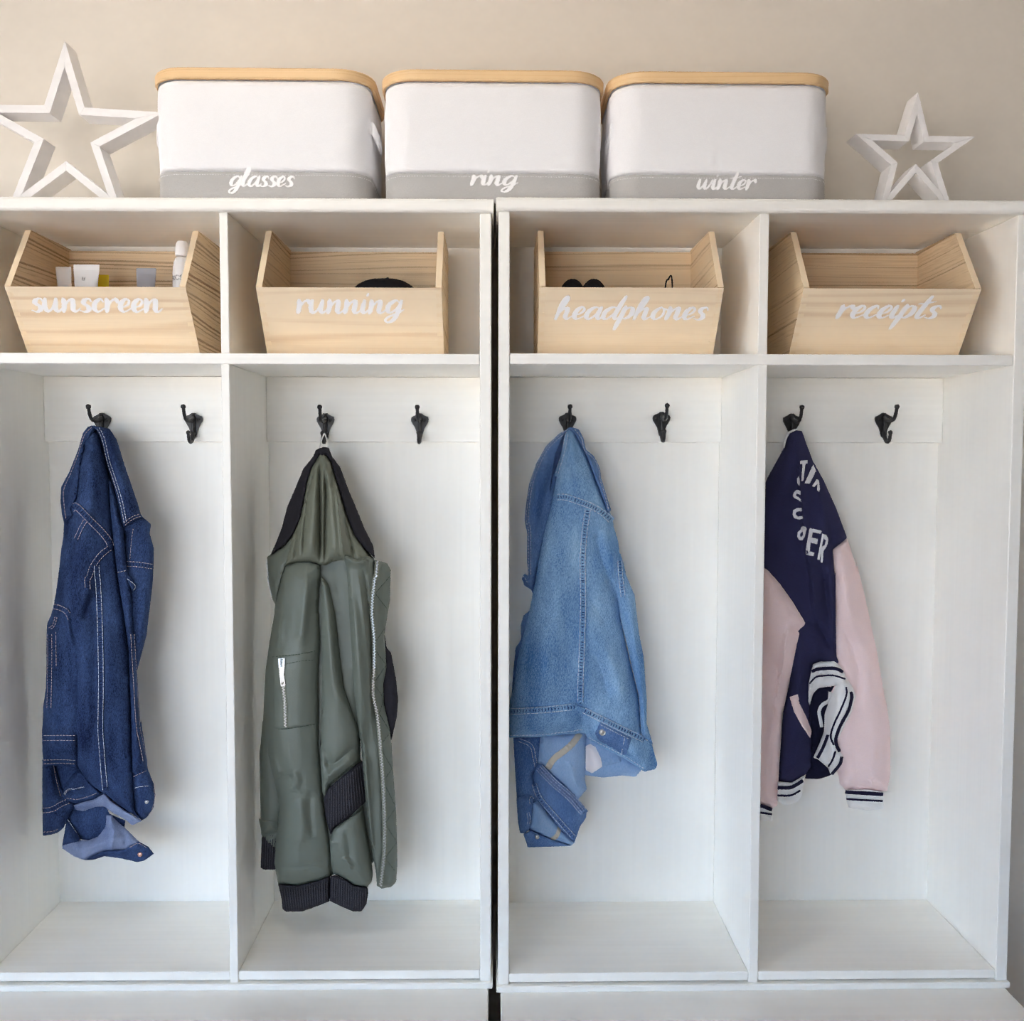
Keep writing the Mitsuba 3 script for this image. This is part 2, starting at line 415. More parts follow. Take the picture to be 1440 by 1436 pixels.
def decal(shape, origin, ex, ey, depth):
    """A 2-D shape raised by depth on the plane through origin spanned by ex, ey; the normal is ex x ey."""
    ex, ey = np.asarray(ex, float), np.asarray(ey, float)
    n = np.cross(ex, ey); n /= np.linalg.norm(n)
    geoms = [q for q in getattr(shape, 'geoms', [shape]) if q.area > 0]
    m = join([trimesh.creation.extrude_polygon(q, depth, engine='earcut') for q in geoms])
    v = m.vertices
    return trimesh.Trimesh(np.asarray(origin) + v[:, :1] * ex + v[:, 1:2] * ey + (v[:, 2:] - .0001) * n, m.faces, process=False)


# ------------------------------------------------------------------ wooden bins in the cubbies
SHELF = FLOOR + Z_MT
BIN_T = 0.010


def wooden_bin(x0, x1, yf, idx, word, lx0, lx1, base_py, xh_px, label):
    k = thing('wooden_bin', label, 'storage bin', 'paulownia bins in the cubbies')
    t = BIN_T
    Ab, B, C, E = (yf + .079, 0.0), (yf, .1065), (yf + .076, .2135), (yf + .232, .2135)
    prof = [(Ab[0], 0), B, (B[0] + .0005, B[1] + .0015), C, (C[0] + .006, C[1]), E, (E[0], 0)]
    fw, sw = f'bin_front_wood_{idx}', f'bin_side_wood_{idx}'
    z = SHELF + .0006
    P = lambda m: m.apply_translation((0, 0, z)) or m
    for a, b in ((x0, x0 + t), (x1 - t, x1)):
        sk = obj('side_board', P(prism(prof, 'x', a, b)), sw, k)
        # the sawn front edges, paler than the faces
        e = prism([(B[0] - .0003, B[1] + .0012), (C[0] - .0003, C[1] + .0003), (C[0] + .003, C[1] + .0003), (B[0] + .004, B[1])], 'x', a + .0002, b - .0002)
        obj('front_edge', P(e), 'edge_wood', sk)
    # front board leaning outwards
    u = np.array([B[0] - Ab[0], B[1] - 0.0]); L = np.hypot(*u); u /= L
    nrm = np.array([u[1], -u[0]])            # inwards
    fb = [Ab, B, tuple(np.array(B) + [t * 1.05, .0]), tuple(np.array(Ab) + [t * 1.25, 0])]
    fk = obj('front_board', P(prism([(p[0] - .0004, p[1]) for p in fb], 'x', x0 + .0001, x1 - .0001)), fw, k)
    obj('back_board', P(prism([(E[0] - t, 0), (E[0] - t, E[1] - .004), (E[0], E[1] - .004), (E[0], 0)], 'x', x0 + t, x1 - t)), sw, k)
    obj('bottom_board', P(prism([(Ab[0] + t * 1.2, .001), (Ab[0] + t * 1.1, .009), (E[0] - t, .009), (E[0] - t, .001)], 'x', x0 + t, x1 - t)), sw, k)
    # finger joints at both front corners
    ex, ey = np.array([1.0, 0, 0]), np.array([0, u[0], u[1]])
    o = np.array([0, Ab[0] - .0004, z])
    fs = []
    for j in range(7):
        w0 = L * (.06 + j * .135)
        for a, b in ((x0 + .0004, x0 + t), (x1 - t, x1 - .0004)):
            fs.append(decal(shapely.box(a, w0, b, w0 + L * .055), o, ex, ey, .0003))
    obj('finger_joint', join(fs), 'edge_wood', fk, kind='stuff')
    if word:
        # lettering on the leaning front
        pl, prr = at(lx0, base_py, yf + .025), at(lx1, base_py, yf + .025)
        sl = (base_py_z := pl[2] - z) / u[1]
        yb = Ab[0] + u[0] * sl
        pl, prr = at(lx0, base_py, yb), at(lx1, base_py, yb)
        sl = (pl[2] - z) / u[1]
        g = script_shape(word, prr[0] - pl[0], xh_px * (yb - CAM[1]) / FPX * 1.12)
        obj('lettering', decal(g, o + [pl[0], 0, 0] + ey * sl, ex, ey, .0005), 'white_vinyl', fk, label=f'white brush script lettering reading {word}')
    return k

for i, (pxl, pxr, yf, word, lx0, lx1, by, xh, lab) in enumerate([
        (6.3, 261, .026, 'sunscreen', 45, 231, 438.5, 18, 'pale wooden bin lettered sunscreen, with tubes inside, first cubby from the left'),
        (359.8, 621, .022, 'running', 417, 569, 440.5, 18, 'pale wooden bin lettered running in the second cubby from the left'),
        (758.7, 1018, .010, 'headphones', 779, 994, 449, 17, 'pale wooden bin lettered headphones in the third cubby from the left'),
        (1130, 1380, .010, 'receipts', 1174, 1319, 447.5, 17.5, 'pale wooden bin lettered receipts in the rightmost cubby')]):
    a, b = at(pxl, 405, yf), at(pxr, 405, yf)
    wooden_bin(a[0], b[0], yf, i, word, lx0, lx1, by, xh, lab)

# ------------------------------------------------------------------ fabric baskets with bamboo rims
def rrect(hx, hy, r, n=10):
    a = np.linspace(0, np.pi / 2, n)
    out = []
    for cx, cy, t0 in ((1, 1, 0), (-1, 1, 1), (-1, -1, 2), (1, -1, 3)):
        for t in a:
            out.append((cx * (hx - r) + r * math.cos(t + t0 * np.pi / 2), cy * (hy - r) + r * math.sin(t + t0 * np.pi / 2)))
    out = np.array(out)
    # even spacing so that the cloth can sag between the corners
    ls = LineString(np.vstack([out, out[:1]])); s = np.linspace(0, ls.length, 160, endpoint=False)
    return np.array([ls.interpolate(q).coords[0] for q in s])


def basket(xl, xr, yf, rot, seed, word, lx0, lx1, by, xh, label, bows):
    k = thing('lidded_basket', label, 'basket', 'canvas baskets on the hall trees')
    z0, hx, hy = FLOOR + Z_TT + .0004, (xr - xl) / 2, .118
    cx, cy = (xl + xr) / 2, yf + hy
    R = np.array([[math.cos(rot), -math.sin(rot)], [math.sin(rot), math.cos(rot)]])
    zr0, zr1, zband = .1935, .2105, .0465

    def ring(inset, r, z, wav=0.0):
        q = rrect(hx - inset, hy - inset, r)
        if wav:
            nz = meshkit.fbm(np.c_[q * 22, np.full(len(q), z * 16 + seed * 9.3)], 3, seed) - .5
            c = q / np.linalg.norm(q, axis=1, keepdims=True)
            side = np.clip((np.abs(q[:, 0]) - hx * .72) / (hx * .2), 0.12, 1)[:, None]
            q = q + c * (nz[:, None] * wav * side)
        q = q @ R.T + [cx, cy]
        return np.c_[q, np.full(len(q), z0 + z)]
    rim = loft([ring(.0015, .058, zr0), ring(0, .06, zr0 + .002), ring(0, .06, zr1 - .002), ring(.0015, .058, zr1)])
    obj('bamboo_lid', rim, 'bamboo', k, smooth=30, label='bamboo lid rim')
    zs = np.linspace(zband, zr0 - .0006, 16)
    pr_ = lambda z: .0058 + .0006 * abs((z - .1) / .1) ** 2
    obj('canvas_body', loft([ring(pr_(z), .048, z, .011 * math.sin(math.pi * np.clip((z - .02) / (zr0 - .01), 0, 1)) + .001) for z in zs]), 'white_canvas', k, smooth=True)
    zs = np.r_[0, .002, np.linspace(.006, zband - .0008, 5), zband + .0006]
    band = loft([ring(.0062 if z > .003 else .0085, .046, z, .004 * (z / zband) + .001) for z in zs])
    bk = obj('grey_band', band, 'grey_canvas', k, smooth=40, label='grey canvas band around the foot of the basket')
    # stitches under the band's upper edge, dash by dash
    q = ring(.0056, .046, zband - .0045)
    ls = LineString(np.vstack([q, q[:1]])); ds = []
    for s in np.arange(0, ls.length, .0042):
        a, b = np.array(ls.interpolate(s).coords[0]), np.array(ls.interpolate(s + .0026).coords[0])
        if a[1] < cy + .02: ds.append(tube([a, b], .00035, 4))
    obj('stitching', join(ds), 'white_canvas', bk, kind='stuff')
    for s, bow in zip((-1, 1), bows):      # webbing handle on each short side
        path = catmull([(-.002, -.034, .135), (.4 * bow, -.033, .128), (.85 * bow, -.022, .116), (bow, 0, .111), (.85 * bow, .022, .116), (.4 * bow, .033, .128), (-.002, .034, .135)], 6)
        n = len(path)
        prof = np.array([(-.0013, -.010), (.0013, -.010), (.0013, .010), (-.0013, .010)])
        rg = np.array([[(p[0] + a, p[1], p[2] + b) for a, b in prof] for p in path])
        rg = rg * [s, 1, 1] + [s * (hx - .0078), -.035, 0]
        xy = rg[..., :2] @ R.T + [cx, cy]
        hm = loft(np.concatenate([xy, rg[..., 2:] + z0], -1))
        obj('handle', hm, 'white_canvas', k, smooth=40)
    yb = yf + .0075
    pl, prr = at(lx0, by, yb), at(lx1, by, yb)
    ex, ey = np.array([math.cos(rot), math.sin(rot), 0]), np.array([0, 0, 1.0])
    g = script_shape(word, prr[0] - pl[0], xh * (yb - CAM[1]) / FPX * 1.1)
    off = (pl[0] - cx) * math.tan(rot)
    obj('lettering', decal(g, (pl[0], yb - .0012 + off, pl[2]), ex, ey, .0016), 'white_vinyl', bk, label=f'white brush script lettering reading {word}')
    return k

for sd, (a, b, rot, word, l0, l1, by, xh, lab) in enumerate([
        (218.5, 523, 0.0, 'glasses', 321, 415, 262.5, 12.5, 'white canvas basket with bamboo rim lettered glasses, next to the large star'),
        (537, 849, 0.0, 'ring', 661, 729, 261, 12, 'white canvas basket with bamboo rim lettered ring, middle one of three'),
        (852.5, 1164, 0.0, 'winter', 979, 1064, 266.5, 12, 'white canvas basket with bamboo rim lettered winter, next to the small star')]):
    yf = .030
    xa, xb = [(at(219, 105, .085)[0], -.1985), (at(537, 105, .085)[0], at(849, 105, .085)[0]), (.1868, at(1164.5, 105, .085)[0])][sd]
    basket(xa, xb, yf, rot, sd + 1, word, l0, l1, by, xh, lab, [(.010, .012), (.003, .003), (.003, .010)][sd])
# ------------------------------------------------------------------ standing stars
def star(tips, notches, wid, Y, depth, label):
    """An open five-pointed star: outer tips and notches as seen, alternating clockwise from the top; wid the width of its struts, depth front to back."""
    k = thing('star_ornament', label, 'star')
    z = lambda p: at(p[0], p[1], Y)
    pts = []
    for a, b in zip(tips, notches): pts += [z(a), z(b)]
    pts = np.array(pts)
    outer = Polygon(pts[:, [0, 2]])
    inner = outer.buffer(-wid, join_style=2, mitre_limit=20)
    cuts = outer.difference(inner)
    c = np.array(outer.centroid.coords[0])
    n = len(pts)
    ip = np.array(inner.exterior.coords[:-1])
    for i in range(n):     # ten mitred struts
        a, b = pts[i][[0, 2]], pts[(i + 1) % n][[0, 2]]
        ia, ib = ip[np.argmin(((ip - a) ** 2).sum(1))], ip[np.argmin(((ip - b) ** 2).sum(1))]
        q = Polygon([a, b, ib, ia]).buffer(-.00012, join_style=2)
        obj('strut', prism(q, 'y', Y, Y + depth), 'star_paint', k)
    return k

star([(91, 57), (231, 158), (173, 304), (7, 304), (-46, 147)], [(119, 151), (140, 206), (93, 240), (48, 200), (62, 148)], .0130, .125, .045,
     'large white wooden star standing beside the basket lettered glasses')
star([(1291, 129), (1372, 192), (1341, 303), (1235, 303), (1203, 188)], [(1306, 191), (1319, 229), (1288, 243), (1253, 232), (1272, 190)], .0105, .125, .045,
     'small white wooden star standing right of the basket lettered winter')

# ------------------------------------------------------------------ what lies in the bins
def squeeze_tube(px0, px1, ptop, Y, bsdf, cap, label, tilt=0.0, group=None, text=None):
    """A plastic tube standing on its cap, crimped end up."""
    a, b_ = at(px0, ptop, Y), at(px1, ptop, Y)
    w, cx, zt, zb = (b_[0] - a[0]) / 2, (a[0] + b_[0]) / 2, a[2], SHELF + .0112
    k = thing('squeeze_tube', label, 'tube', group)
    r = w * 2 / math.pi * 1.02
    rings = []
    ang = np.arange(40) * 2 * np.pi / 40
    zs = np.r_[zb + .022, zb + .024, np.linspace(zb + .03, zt - .010, 12), zt - .0095, zt]
    for z in zs:
        t = np.clip((z - zb - .03) / (zt - .010 - zb - .03), 0, 1) ** 1.4
        rx, ry = r + (w - r) * t, r * (1 - t) + .0009
        if z < zb + .023: rx, ry = r * .7, r * .7
        sh = tilt * (z - zb)
        rings.append(np.c_[cx + sh + rx * np.cos(ang), Y + ry * np.sin(ang), np.full(40, z)])
    obj('tube_body', loft(rings), bsdf, k, smooth=40)
    c = lathe([(0, 0), (r * .78, 0), (r * .82, .002), (r * .76, .022), (0, .022)], 28); c.apply_translation((cx, Y, zb))
    obj('cap', c, cap, k, smooth=40)
    if text:
        m = meshkit.text_mesh(text, .0075, .0004)
        v = m.vertices - [m.bounds[:, 0].mean(), 0, 0]
        zc_ = zt - .028
        t = np.clip((zc_ - zb - .03) / (zt - .010 - zb - .03), 0, 1) ** 1.4
        y = Y - (r * (1 - t) + .0012)
        obj('lettering', trimesh.Trimesh(np.c_[v[:, 0] + cx + tilt * (zc_ - zb) - .003, y - v[:, 2] + (v[:, 1] + .0) * .30, zc_ + v[:, 1]], m.faces, process=False), 'print_grey', k)

squeeze_tube(83, 105, 375.5, .172, 'white_plastic', 'white_plastic', 'narrow white tube leaning left behind the lettered white tube in the sunscreen bin', -.04)
squeeze_tube(99.5, 136, 372, .143, 'white_plastic', 'white_plastic', 'wide white tube printed with a small letter B in the sunscreen bin', .03, text='B')
squeeze_tube(131, 153, 386.5, .180, 'yellow_plastic', 'white_plastic', 'yellow tube in the sunscreen bin')
squeeze_tube(188, 216, 377, .150, 'silver_tube', 'white_plastic', 'grey tube standing alone in the middle of the sunscreen bin', .03)
# the bottle
q0, q1 = at(243.5, 404, .152), at(268, 404, .152)
bt = thing('bottle', 'white lotion bottle with a domed cap, against the right side of the sunscreen bin', 'bottle')
bx, br_, bz = (q0[0] + q1[0]) / 2 + .002, (q1[0] - q0[0]) / 2 + .002, SHELF + .0112
zt_, zc0 = at(258, 339, .152)[2], at(258, 361, .152)[2]
prof = [(0, 0), (br_ * .94, 0), (br_, .003)] + [(br_ * (1 - .0 * t), .003 + t * (zc0 - bz - .040)) for t in np.linspace(.1, 1, 4)] + [(br_ * (.56 + .44 * math.cos(a)), zc0 - bz - .036 + .034 * math.sin(a)) for a in np.linspace(.05, 1.5, 8)] + [(0, zc0 - bz)]
m = lathe(prof, 40); m.apply_translation((bx, .152, bz)); obj('bottle_body', m, 'white_plastic', bt, smooth=40)
hc = zt_ - zc0
m = lathe([(0, 0), (br_ * .70, 0), (br_ * .72, .001), (br_ * .70, hc * .55), (br_ * .62, hc * .82), (br_ * .42, hc * .96), (0, hc)], 36); m.apply_translation((bx, .152, zc0 + .0004)); obj('cap', m, 'white_plastic', bt, smooth=35)
tm = meshkit.text_mesh('NCSC', .0085, .0004)
v = tm.subdivide().subdivide(); vv = v.vertices - [v.vertices[:, 0].max() * .55, 0, 0]
th_ = vv[:, 0] / br_
zl = at(250, 396, .152)[2]
obj('lettering', trimesh.Trimesh(np.c_[bx + (br_ + vv[:, 2]) * np.sin(th_), .152 - (br_ + vv[:, 2]) * np.cos(th_), zl + vv[:, 1]], v.faces, process=False), 'print_grey', bt)

# the cap in the second bin
kc = thing('cap', 'black cap whose crown just shows above the front of the bin lettered running', 'cap')
pk_ = at(543, 391.2, .172)
cz, hz = SHELF + .0115, pk_[2] - SHELF - .0115
rings = []
ang = np.arange(48) * 2 * np.pi / 48
for t in np.linspace(0, 1, 14):
    ph = t * np.pi / 2 * .985
    rings.append(np.c_[pk_[0] - .004 + .090 * math.cos(ph) ** .7 * np.cos(ang), .176 + .052 * math.cos(ph) ** .8 * np.sin(ang), np.full(48, cz + hz * math.sin(ph))])
obj('crown', loft(rings), 'black_fabric', kc, smooth=40)
bb = ball((pk_[0] + .002, .176, cz + hz - .002), .004, 2); bb.apply_translation((0, 0, 0)); obj('crown_button', bb, 'black_fabric', kc, smooth=True)
brim = []
for t in np.linspace(0, 1, 9):
    brim.append(np.array([[pk_[0] - .07 - .05 * t * math.cos(a * .9), .176 + .05 * math.sin(a), cz + .012 - .006 * math.sin(a) ** 2 * 0 + s] for a, s in [(x, .0012) for x in np.linspace(-1.2, 1.2, 12)] + [(x, -.0012) for x in np.linspace(1.2, -1.2, 12)]]))
obj('brim', loft(brim), 'black_fabric', kc, smooth=40)

# headphones and a cable in the third bin
kh = thing('headphones', 'black over-ear headphones peeping over the front of the bin lettered headphones', 'headphones')
for s_, (hx_, hy_) in (('ear_cup', (805, 392.2)), ('ear_cup', (835, 392.2))):
    q = at(hx_, hy_, .125)
    R_ = .040
    prof = [(0, -.006), (R_ * .7, -.006), (R_ * .94, -.002), (R_, .006), (R_ * .94, .016), (R_ * .72, .022), (R_ * .5, .018), (0, .016)]
    m = lathe(prof, 40)
    m.apply_scale([.62, 1.0, 1.0])
    m.apply_transform(trimesh.transformations.rotation_matrix(math.pi / 2, [1, 0, 0]))
    m.apply_translation((q[0], .130, q[2] - R_))
    ek = obj(s_, m, 'black_fabric', kh, smooth=40)
    c2 = tube(catmull([(q[0], .142, q[2] - R_), (q[0], .150, q[2] - R_ - .01), (q[0], .152, q[2] - R_ - .025)], 5), .004, 10)
    obj('yoke', c2, 'black_iron', ek, smooth=True)
qa, qb = at(805, 392.2, .125), at(835, 392.2, .125)
bz_ = SHELF + .0165
hb_ = catmull([(qa[0], .152, qa[2] - .065), (qa[0] - .02, .165, bz_ + .02), (qa[0] - .01, .185, bz_), ((qa[0] + qb[0]) / 2, .205, bz_), (qb[0] + .01, .185, bz_), (qb[0] + .02, .165, bz_ + .02), (qb[0], .152, qb[2] - .065)], 8)
obj('headband', tube(hb_, .0052, 12), 'black_fabric', kh, smooth=True)
kw = thing('cable', 'thin black cable loop sticking up at the right in the bin lettered headphones', 'cable')
cpts = [at(936, 402, .13), at(940, 393, .13), at(943.5, 387.5, .13), at(945, 394, .13), at(945.5, 402, .13)]
low = [(cpts[-1][0] + .006, .13, SHELF + .03), (cpts[-1][0] - .01, .12, SHELF + .0135), (cpts[0][0] - .03, .13, SHELF + .0135), (cpts[0][0] - .008, .13, SHELF + .04)]
lp = np.array([np.array(c) for c in low[3:]] + cpts + [np.array(c) for c in low[:3]])
scene[kw] = ply(tube(catmull(lp, 8), .0013, 8), 'black_fabric', smooth=True)

# ------------------------------------------------------------------ cloth of the jackets
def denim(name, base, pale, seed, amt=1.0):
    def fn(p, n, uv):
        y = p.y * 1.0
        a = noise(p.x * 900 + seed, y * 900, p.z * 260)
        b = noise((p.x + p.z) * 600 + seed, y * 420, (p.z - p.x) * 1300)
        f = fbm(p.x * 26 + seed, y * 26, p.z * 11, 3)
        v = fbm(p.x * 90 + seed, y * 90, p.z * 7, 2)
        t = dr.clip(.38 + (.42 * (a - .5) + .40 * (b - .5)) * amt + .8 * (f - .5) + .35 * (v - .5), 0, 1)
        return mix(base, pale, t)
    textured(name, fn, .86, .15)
denim('denim_dark', (.004, .010, .042), (.055, .098, .225), 1.7, 1.25)
denim('denim_dark_inside', (.12, .16, .29), (.27, .32, .46), 4.1, .8)
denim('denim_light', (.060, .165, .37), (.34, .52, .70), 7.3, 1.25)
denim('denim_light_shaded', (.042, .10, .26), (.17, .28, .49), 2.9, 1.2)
denim('denim_light_inside', (.19, .32, .53), (.38, .51, .70), 9.2, .7)
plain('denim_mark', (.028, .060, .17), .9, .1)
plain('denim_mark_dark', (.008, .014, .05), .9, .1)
plain('thread_tan', (.50, .40, .40), .8, .2)
plain('thread_pale', (.58, .60, .66), .8, .2)
plain('thread_dark', (.05, .07, .05), .8, .2)
def _olive(p, n, uv):
    return mi.Color3f(.120, .138, .114) * (1 + .10 * (fbm(p.x * 30, p.y * 30, p.z * 12, 2) - .5) + .08 * (noise(p.x * 900, p.y * 900, p.z * 900) - .5))
textured('olive_nylon', _olive, .46, .42)
def _olive2(p, n, uv):
    return mi.Color3f(.140, .151, .115) * (1 + .10 * (fbm(p.x * 30, p.y * 30, p.z * 12, 2) - .5))
textured('olive_lining', _olive2, .5, .4)
def _fleece(c, k):
    def fn(p, n, uv):
        return mi.Color3f(*c) * (1 + k * (noise(p.x * 800, p.y * 800, p.z * 800) - .5) + k * (fbm(p.x * 20, p.y * 20, p.z * 20, 2) - .5))
    return fn
textured('rib_black', _fleece((.021, .020, .026), .3), .85, .2)
plain('rib_black_raised', (.046, .045, .053), .85, .2)
textured('navy_fleece', _fleece((.030, .030, .078), .25), .9, .12)
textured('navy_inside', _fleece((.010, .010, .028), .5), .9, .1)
textured('pink_fleece', _fleece((.86, .675, .665), .05), .9, .12)
textured('rib_white', _fleece((.78, .78, .78), .06), .9, .12)
plain('rib_navy', (.012, .012, .035), .9, .12)
plain('letter_white', (.72, .72, .76), .6, .3)
plain('zip_metal', (.50, .50, .49), .36, .6, metallic=.8)
plain('copper', (.70, .42, .33), .35, .5, metallic=.7)
plain('frayed_tan', (.52, .47, .40), .9, .1)
plain('tag_white', (.72, .69, .72), .8, .2)
plain('loop_white', (.70, .69, .68), .7, .3)


def zc(ox, oy, s):
    return lambda pts: [(ox + x / s, oy + y / s) for x, y in pts]


class Garment:
    """A hanging garment sculpted ply by ply: every ply lies on the ones below it, with its own outline, thickness, folds and rolled edge.
    Outlines are read off the photograph at the garment's depth; heights are metres of cloth towards the room."""

    def __init__(self, key, Y0, box_px, low=None):
        self.key, self.Y0, self.low = key, Y0, low or Y0      # the cloth's depth at the top and at the hem
        self.x0, self.y0, self.x1, self.y1 = box_px
        self.gx, self.gy = np.meshgrid(np.arange(self.x0, self.x1), np.arange(self.y0, self.y1))
        self.H = np.zeros(self.gx.shape); self.cover = np.zeros(self.gx.shape, bool)
        self.m = (Y0 - CAM[1]) / FPX

    def P(self, u, v, h):
        t = np.clip((np.asarray(v, float) - self.y0 - 20) / 320.0, 0, 1)
        return at(u, v, self.Y0 + (self.low - self.Y0) * t - np.asarray(h))

    def look(self, A, u, v):
        return ndimage.map_coordinates(A, [np.asarray(v) - self.y0, np.asarray(u) - self.x0], order=1, mode='nearest')

    def fold(self, spec):
        kind, pts, amp, w = spec[:4]
        if kind != 'pucker' and abs(amp) > .0013: amp = amp * (1.9 if kind == 'valley' else 1.5)
        c = catmull(pts, 12)
        seg = np.r_[0, np.cumsum(np.hypot(*np.diff(c, axis=0).T))]
        from scipy.spatial import cKDTree
        n = max(int(seg[-1] / 1.5), 8)
        s = np.linspace(0, seg[-1], n)
        c = np.c_[np.interp(s, seg, c[:, 0]), np.interp(s, seg, c[:, 1])]
        d, i = cKDTree(c).query(np.c_[self.gx.ravel(), self.gy.ravel()])
        t = i / (n - 1)
        g = np.gradient(c, axis=0)[i]
        q = np.c_[self.gx.ravel(), self.gy.ravel()] - c[i]
        side = g[:, 0] * q[:, 1] - g[:, 1] * q[:, 0]      # > 0: to the right when walking the line downwards means left in the picture
        tap = np.clip(np.minimum(t, 1 - t) / .18, 0, 1)
        if len(spec) > 4 and spec[4] == 'open': tap = np.clip(1 - np.maximum(0, d - 0) * 0, 0, 1)
        if kind == 'ridge': o = amp * np.exp(-(d / w) ** 2) * tap
        elif kind == 'valley': o = -amp * np.exp(-(d / w)) * tap
        elif kind == 'left': o = amp * np.where(side > 0, np.exp(-d / w), np.exp(-d / .8)) * tap
        elif kind == 'right': o = amp * np.where(side < 0, np.exp(-d / w), np.exp(-d / .8)) * tap
        elif kind == 'pucker':
            arc = s[i]
            o = amp * np.sin(arc * 2 * np.pi / spec[4] + 1.7 * np.sin(arc * .13)) * np.exp(-(d / w) ** 4)
        return o.reshape(self.gx.shape)

    def layer(self, name, pts, bsdf, T=.004, R=14, lift=.0015, folds=(), tb=0.0, wr=0.0, wrs=(.03, .012), sig=5.0, res=3.0, curve=False, parent=None, label=None, seed=0, kind=None, flat=0.0, base=None):
        pts = np.asarray(pts, float)
        if curve: pts = catmull(pts, 6, closed=True)
        poly = Polygon(pts).buffer(0)
        if poly.geom_type != 'Polygon': poly = max(poly.geoms, key=lambda g: g.area)
        shapely.prepare(poly)
        mask = shapely.contains_xy(poly, self.gx, self.gy)
        d = ndimage.distance_transform_edt(mask)
        prof = np.sqrt(np.clip(1 - (1 - np.clip(d / R, 0, 1)) ** 2, 0, 1))
        under = self.H if base is None else np.where(self.cover, np.minimum(self.H, base), base)
        w = np.where(self.cover, 1.0, 0.25)
        su = ndimage.gaussian_filter(under * w, sig) / ndimage.gaussian_filter(w, sig)
        su = np.maximum(su, under - .004)
        if flat: su = su * (1 - flat) + flat * ndimage.gaussian_filter(su, 30)
        Hn = su + lift + T * prof
        for f in folds: Hn = Hn + self.fold(f) * np.clip(prof * 1.4, 0, 1)
        if wr:
            q = np.stack([self.gx * wrs[0], self.gy * wrs[1], np.full(self.gx.shape, 3.3 * seed + .5)], -1)
            Hn = Hn + (meshkit.fbm(q, 3, seed) - .5) * 2 * wr * prof
        Hn = np.where(self.cover & mask, np.maximum(Hn, self.H + min(.003, .7 * lift + .0004)), Hn)
        back = np.where(self.cover, under - .002, -tb * prof - .001)
        back = np.minimum(back, Hn - .002)
        # mesh
        L = poly.exterior.length
        nb = max(int(L / (res * .8)), 8)
        B = np.array([poly.exterior.interpolate(q).coords[0] for q in np.linspace(0, L, nb, endpoint=False)])
        bx0, by0, bx1, by1 = poly.bounds
        gx, gy = np.meshgrid(np.arange(bx0, bx1, res), np.arange(by0, by1, res * .87))
        gx = gx + (np.arange(gx.shape[0])[:, None] % 2) * res / 2
        I = np.c_[gx.ravel(), gy.ravel()]
        I = I[shapely.contains_xy(poly, I[:, 0], I[:, 1])]
        if len(I): I = I[self.look(d, I[:, 0], I[:, 1]) > res * .75]
        V = np.vstack([B, I])
        tri = Delaunay(V).simplices
        cen = V[tri].mean(1)
        tri = tri[shapely.contains_xy(poly, cen[:, 0], cen[:, 1])]
        a, b, c = V[tri[:, 0]], V[tri[:, 1]], V[tri[:, 2]]
        ar = (b[:, 0] - a[:, 0]) * (c[:, 1] - a[:, 1]) - (b[:, 1] - a[:, 1]) * (c[:, 0] - a[:, 0])
        tri = tri[np.abs(ar) > 1e-6]; ar = ar[np.abs(ar) > 1e-6]
        tri[ar > 0] = tri[ar > 0][:, ::-1]        # facing the room
        hf, hb = self.look(Hn, V[:, 0], V[:, 1]), self.look(back, V[:, 0], V[:, 1])
        n = len(V)
        vert = np.vstack([self.P(V[:, 0], V[:, 1], hf), self.P(V[:, 0], V[:, 1], hb)])
        e = np.sort(np.vstack([tri[:, [0, 1]], tri[:, [1, 2]], tri[:, [2, 0]]]), axis=1)
        full = np.vstack([tri[:, [0, 1]], tri[:, [1, 2]], tri[:, [2, 0]]])
        key = e[:, 0] * n + e[:, 1]
        u_, idx, cnt = np.unique(key, return_index=True, return_counts=True)
        rim = full[idx[cnt == 1]]
        wall = np.vstack([np.c_[rim[:, 1], rim[:, 0], rim[:, 0] + n], np.c_[rim[:, 1], rim[:, 0] + n, rim[:, 1] + n]])
        faces = np.vstack([tri, tri[:, ::-1] + n, wall])
        mesh = trimesh.Trimesh(vert, faces, process=False)
        k = obj(name, mesh, bsdf, parent or self.key, smooth=50, label=label, kind=kind)
        self.H = np.where(mask, np.maximum(Hn, np.where(self.cover, self.H, -1) + .0005), self.H)
        self.cover |= mask
        return k

    def band(self, name, line, width, bsdf, T=.0016, lift=.0006, pucker=.0007, lam=6.0, parent=None, curve=True, label=None, res=2.0, **k):
        c = catmull(line, 8) if curve else np.asarray(line, float)
        poly = LineString(c).buffer(width / 2, cap_style=2, join_style=1)
        if poly.geom_type != 'Polygon': poly = max(poly.geoms, key=lambda g: g.area)
        return self.layer(name, np.array(poly.exterior.coords[:-1]), bsdf, T=T, R=min(3.0, width / 2), lift=lift, res=res, sig=1.5, parent=parent, label=label,
                          folds=[('pucker', line, pucker, width * .42, lam)] if pucker else (), **k)

    def stitch(self, line, offsets, bsdf, parent=None, dash=3.2, gap=1.3, r=.00055, curve=True, lift=.0004):
        c = catmull(line, 10) if curve else np.asarray(line, float)
        ms = []
        for o in offsets:
            ls = LineString(c)
            if o: ls = ls.offset_curve(o)
            if ls.is_empty or ls.geom_type != 'LineString': continue
            s = 0.0
            while s + dash < ls.length:
                q = np.array([ls.interpolate(s + dash * t).coords[0] for t in (0, .5, 1)])
                h = self.look(self.H, q[:, 0], q[:, 1])
                ms.append(tube(self.P(q[:, 0], q[:, 1], h + lift), [r * .8, r, r * .8], 5))
                s += dash + gap
        if ms: obj('stitching', join(ms), bsdf, parent or self.key, kind='stuff')

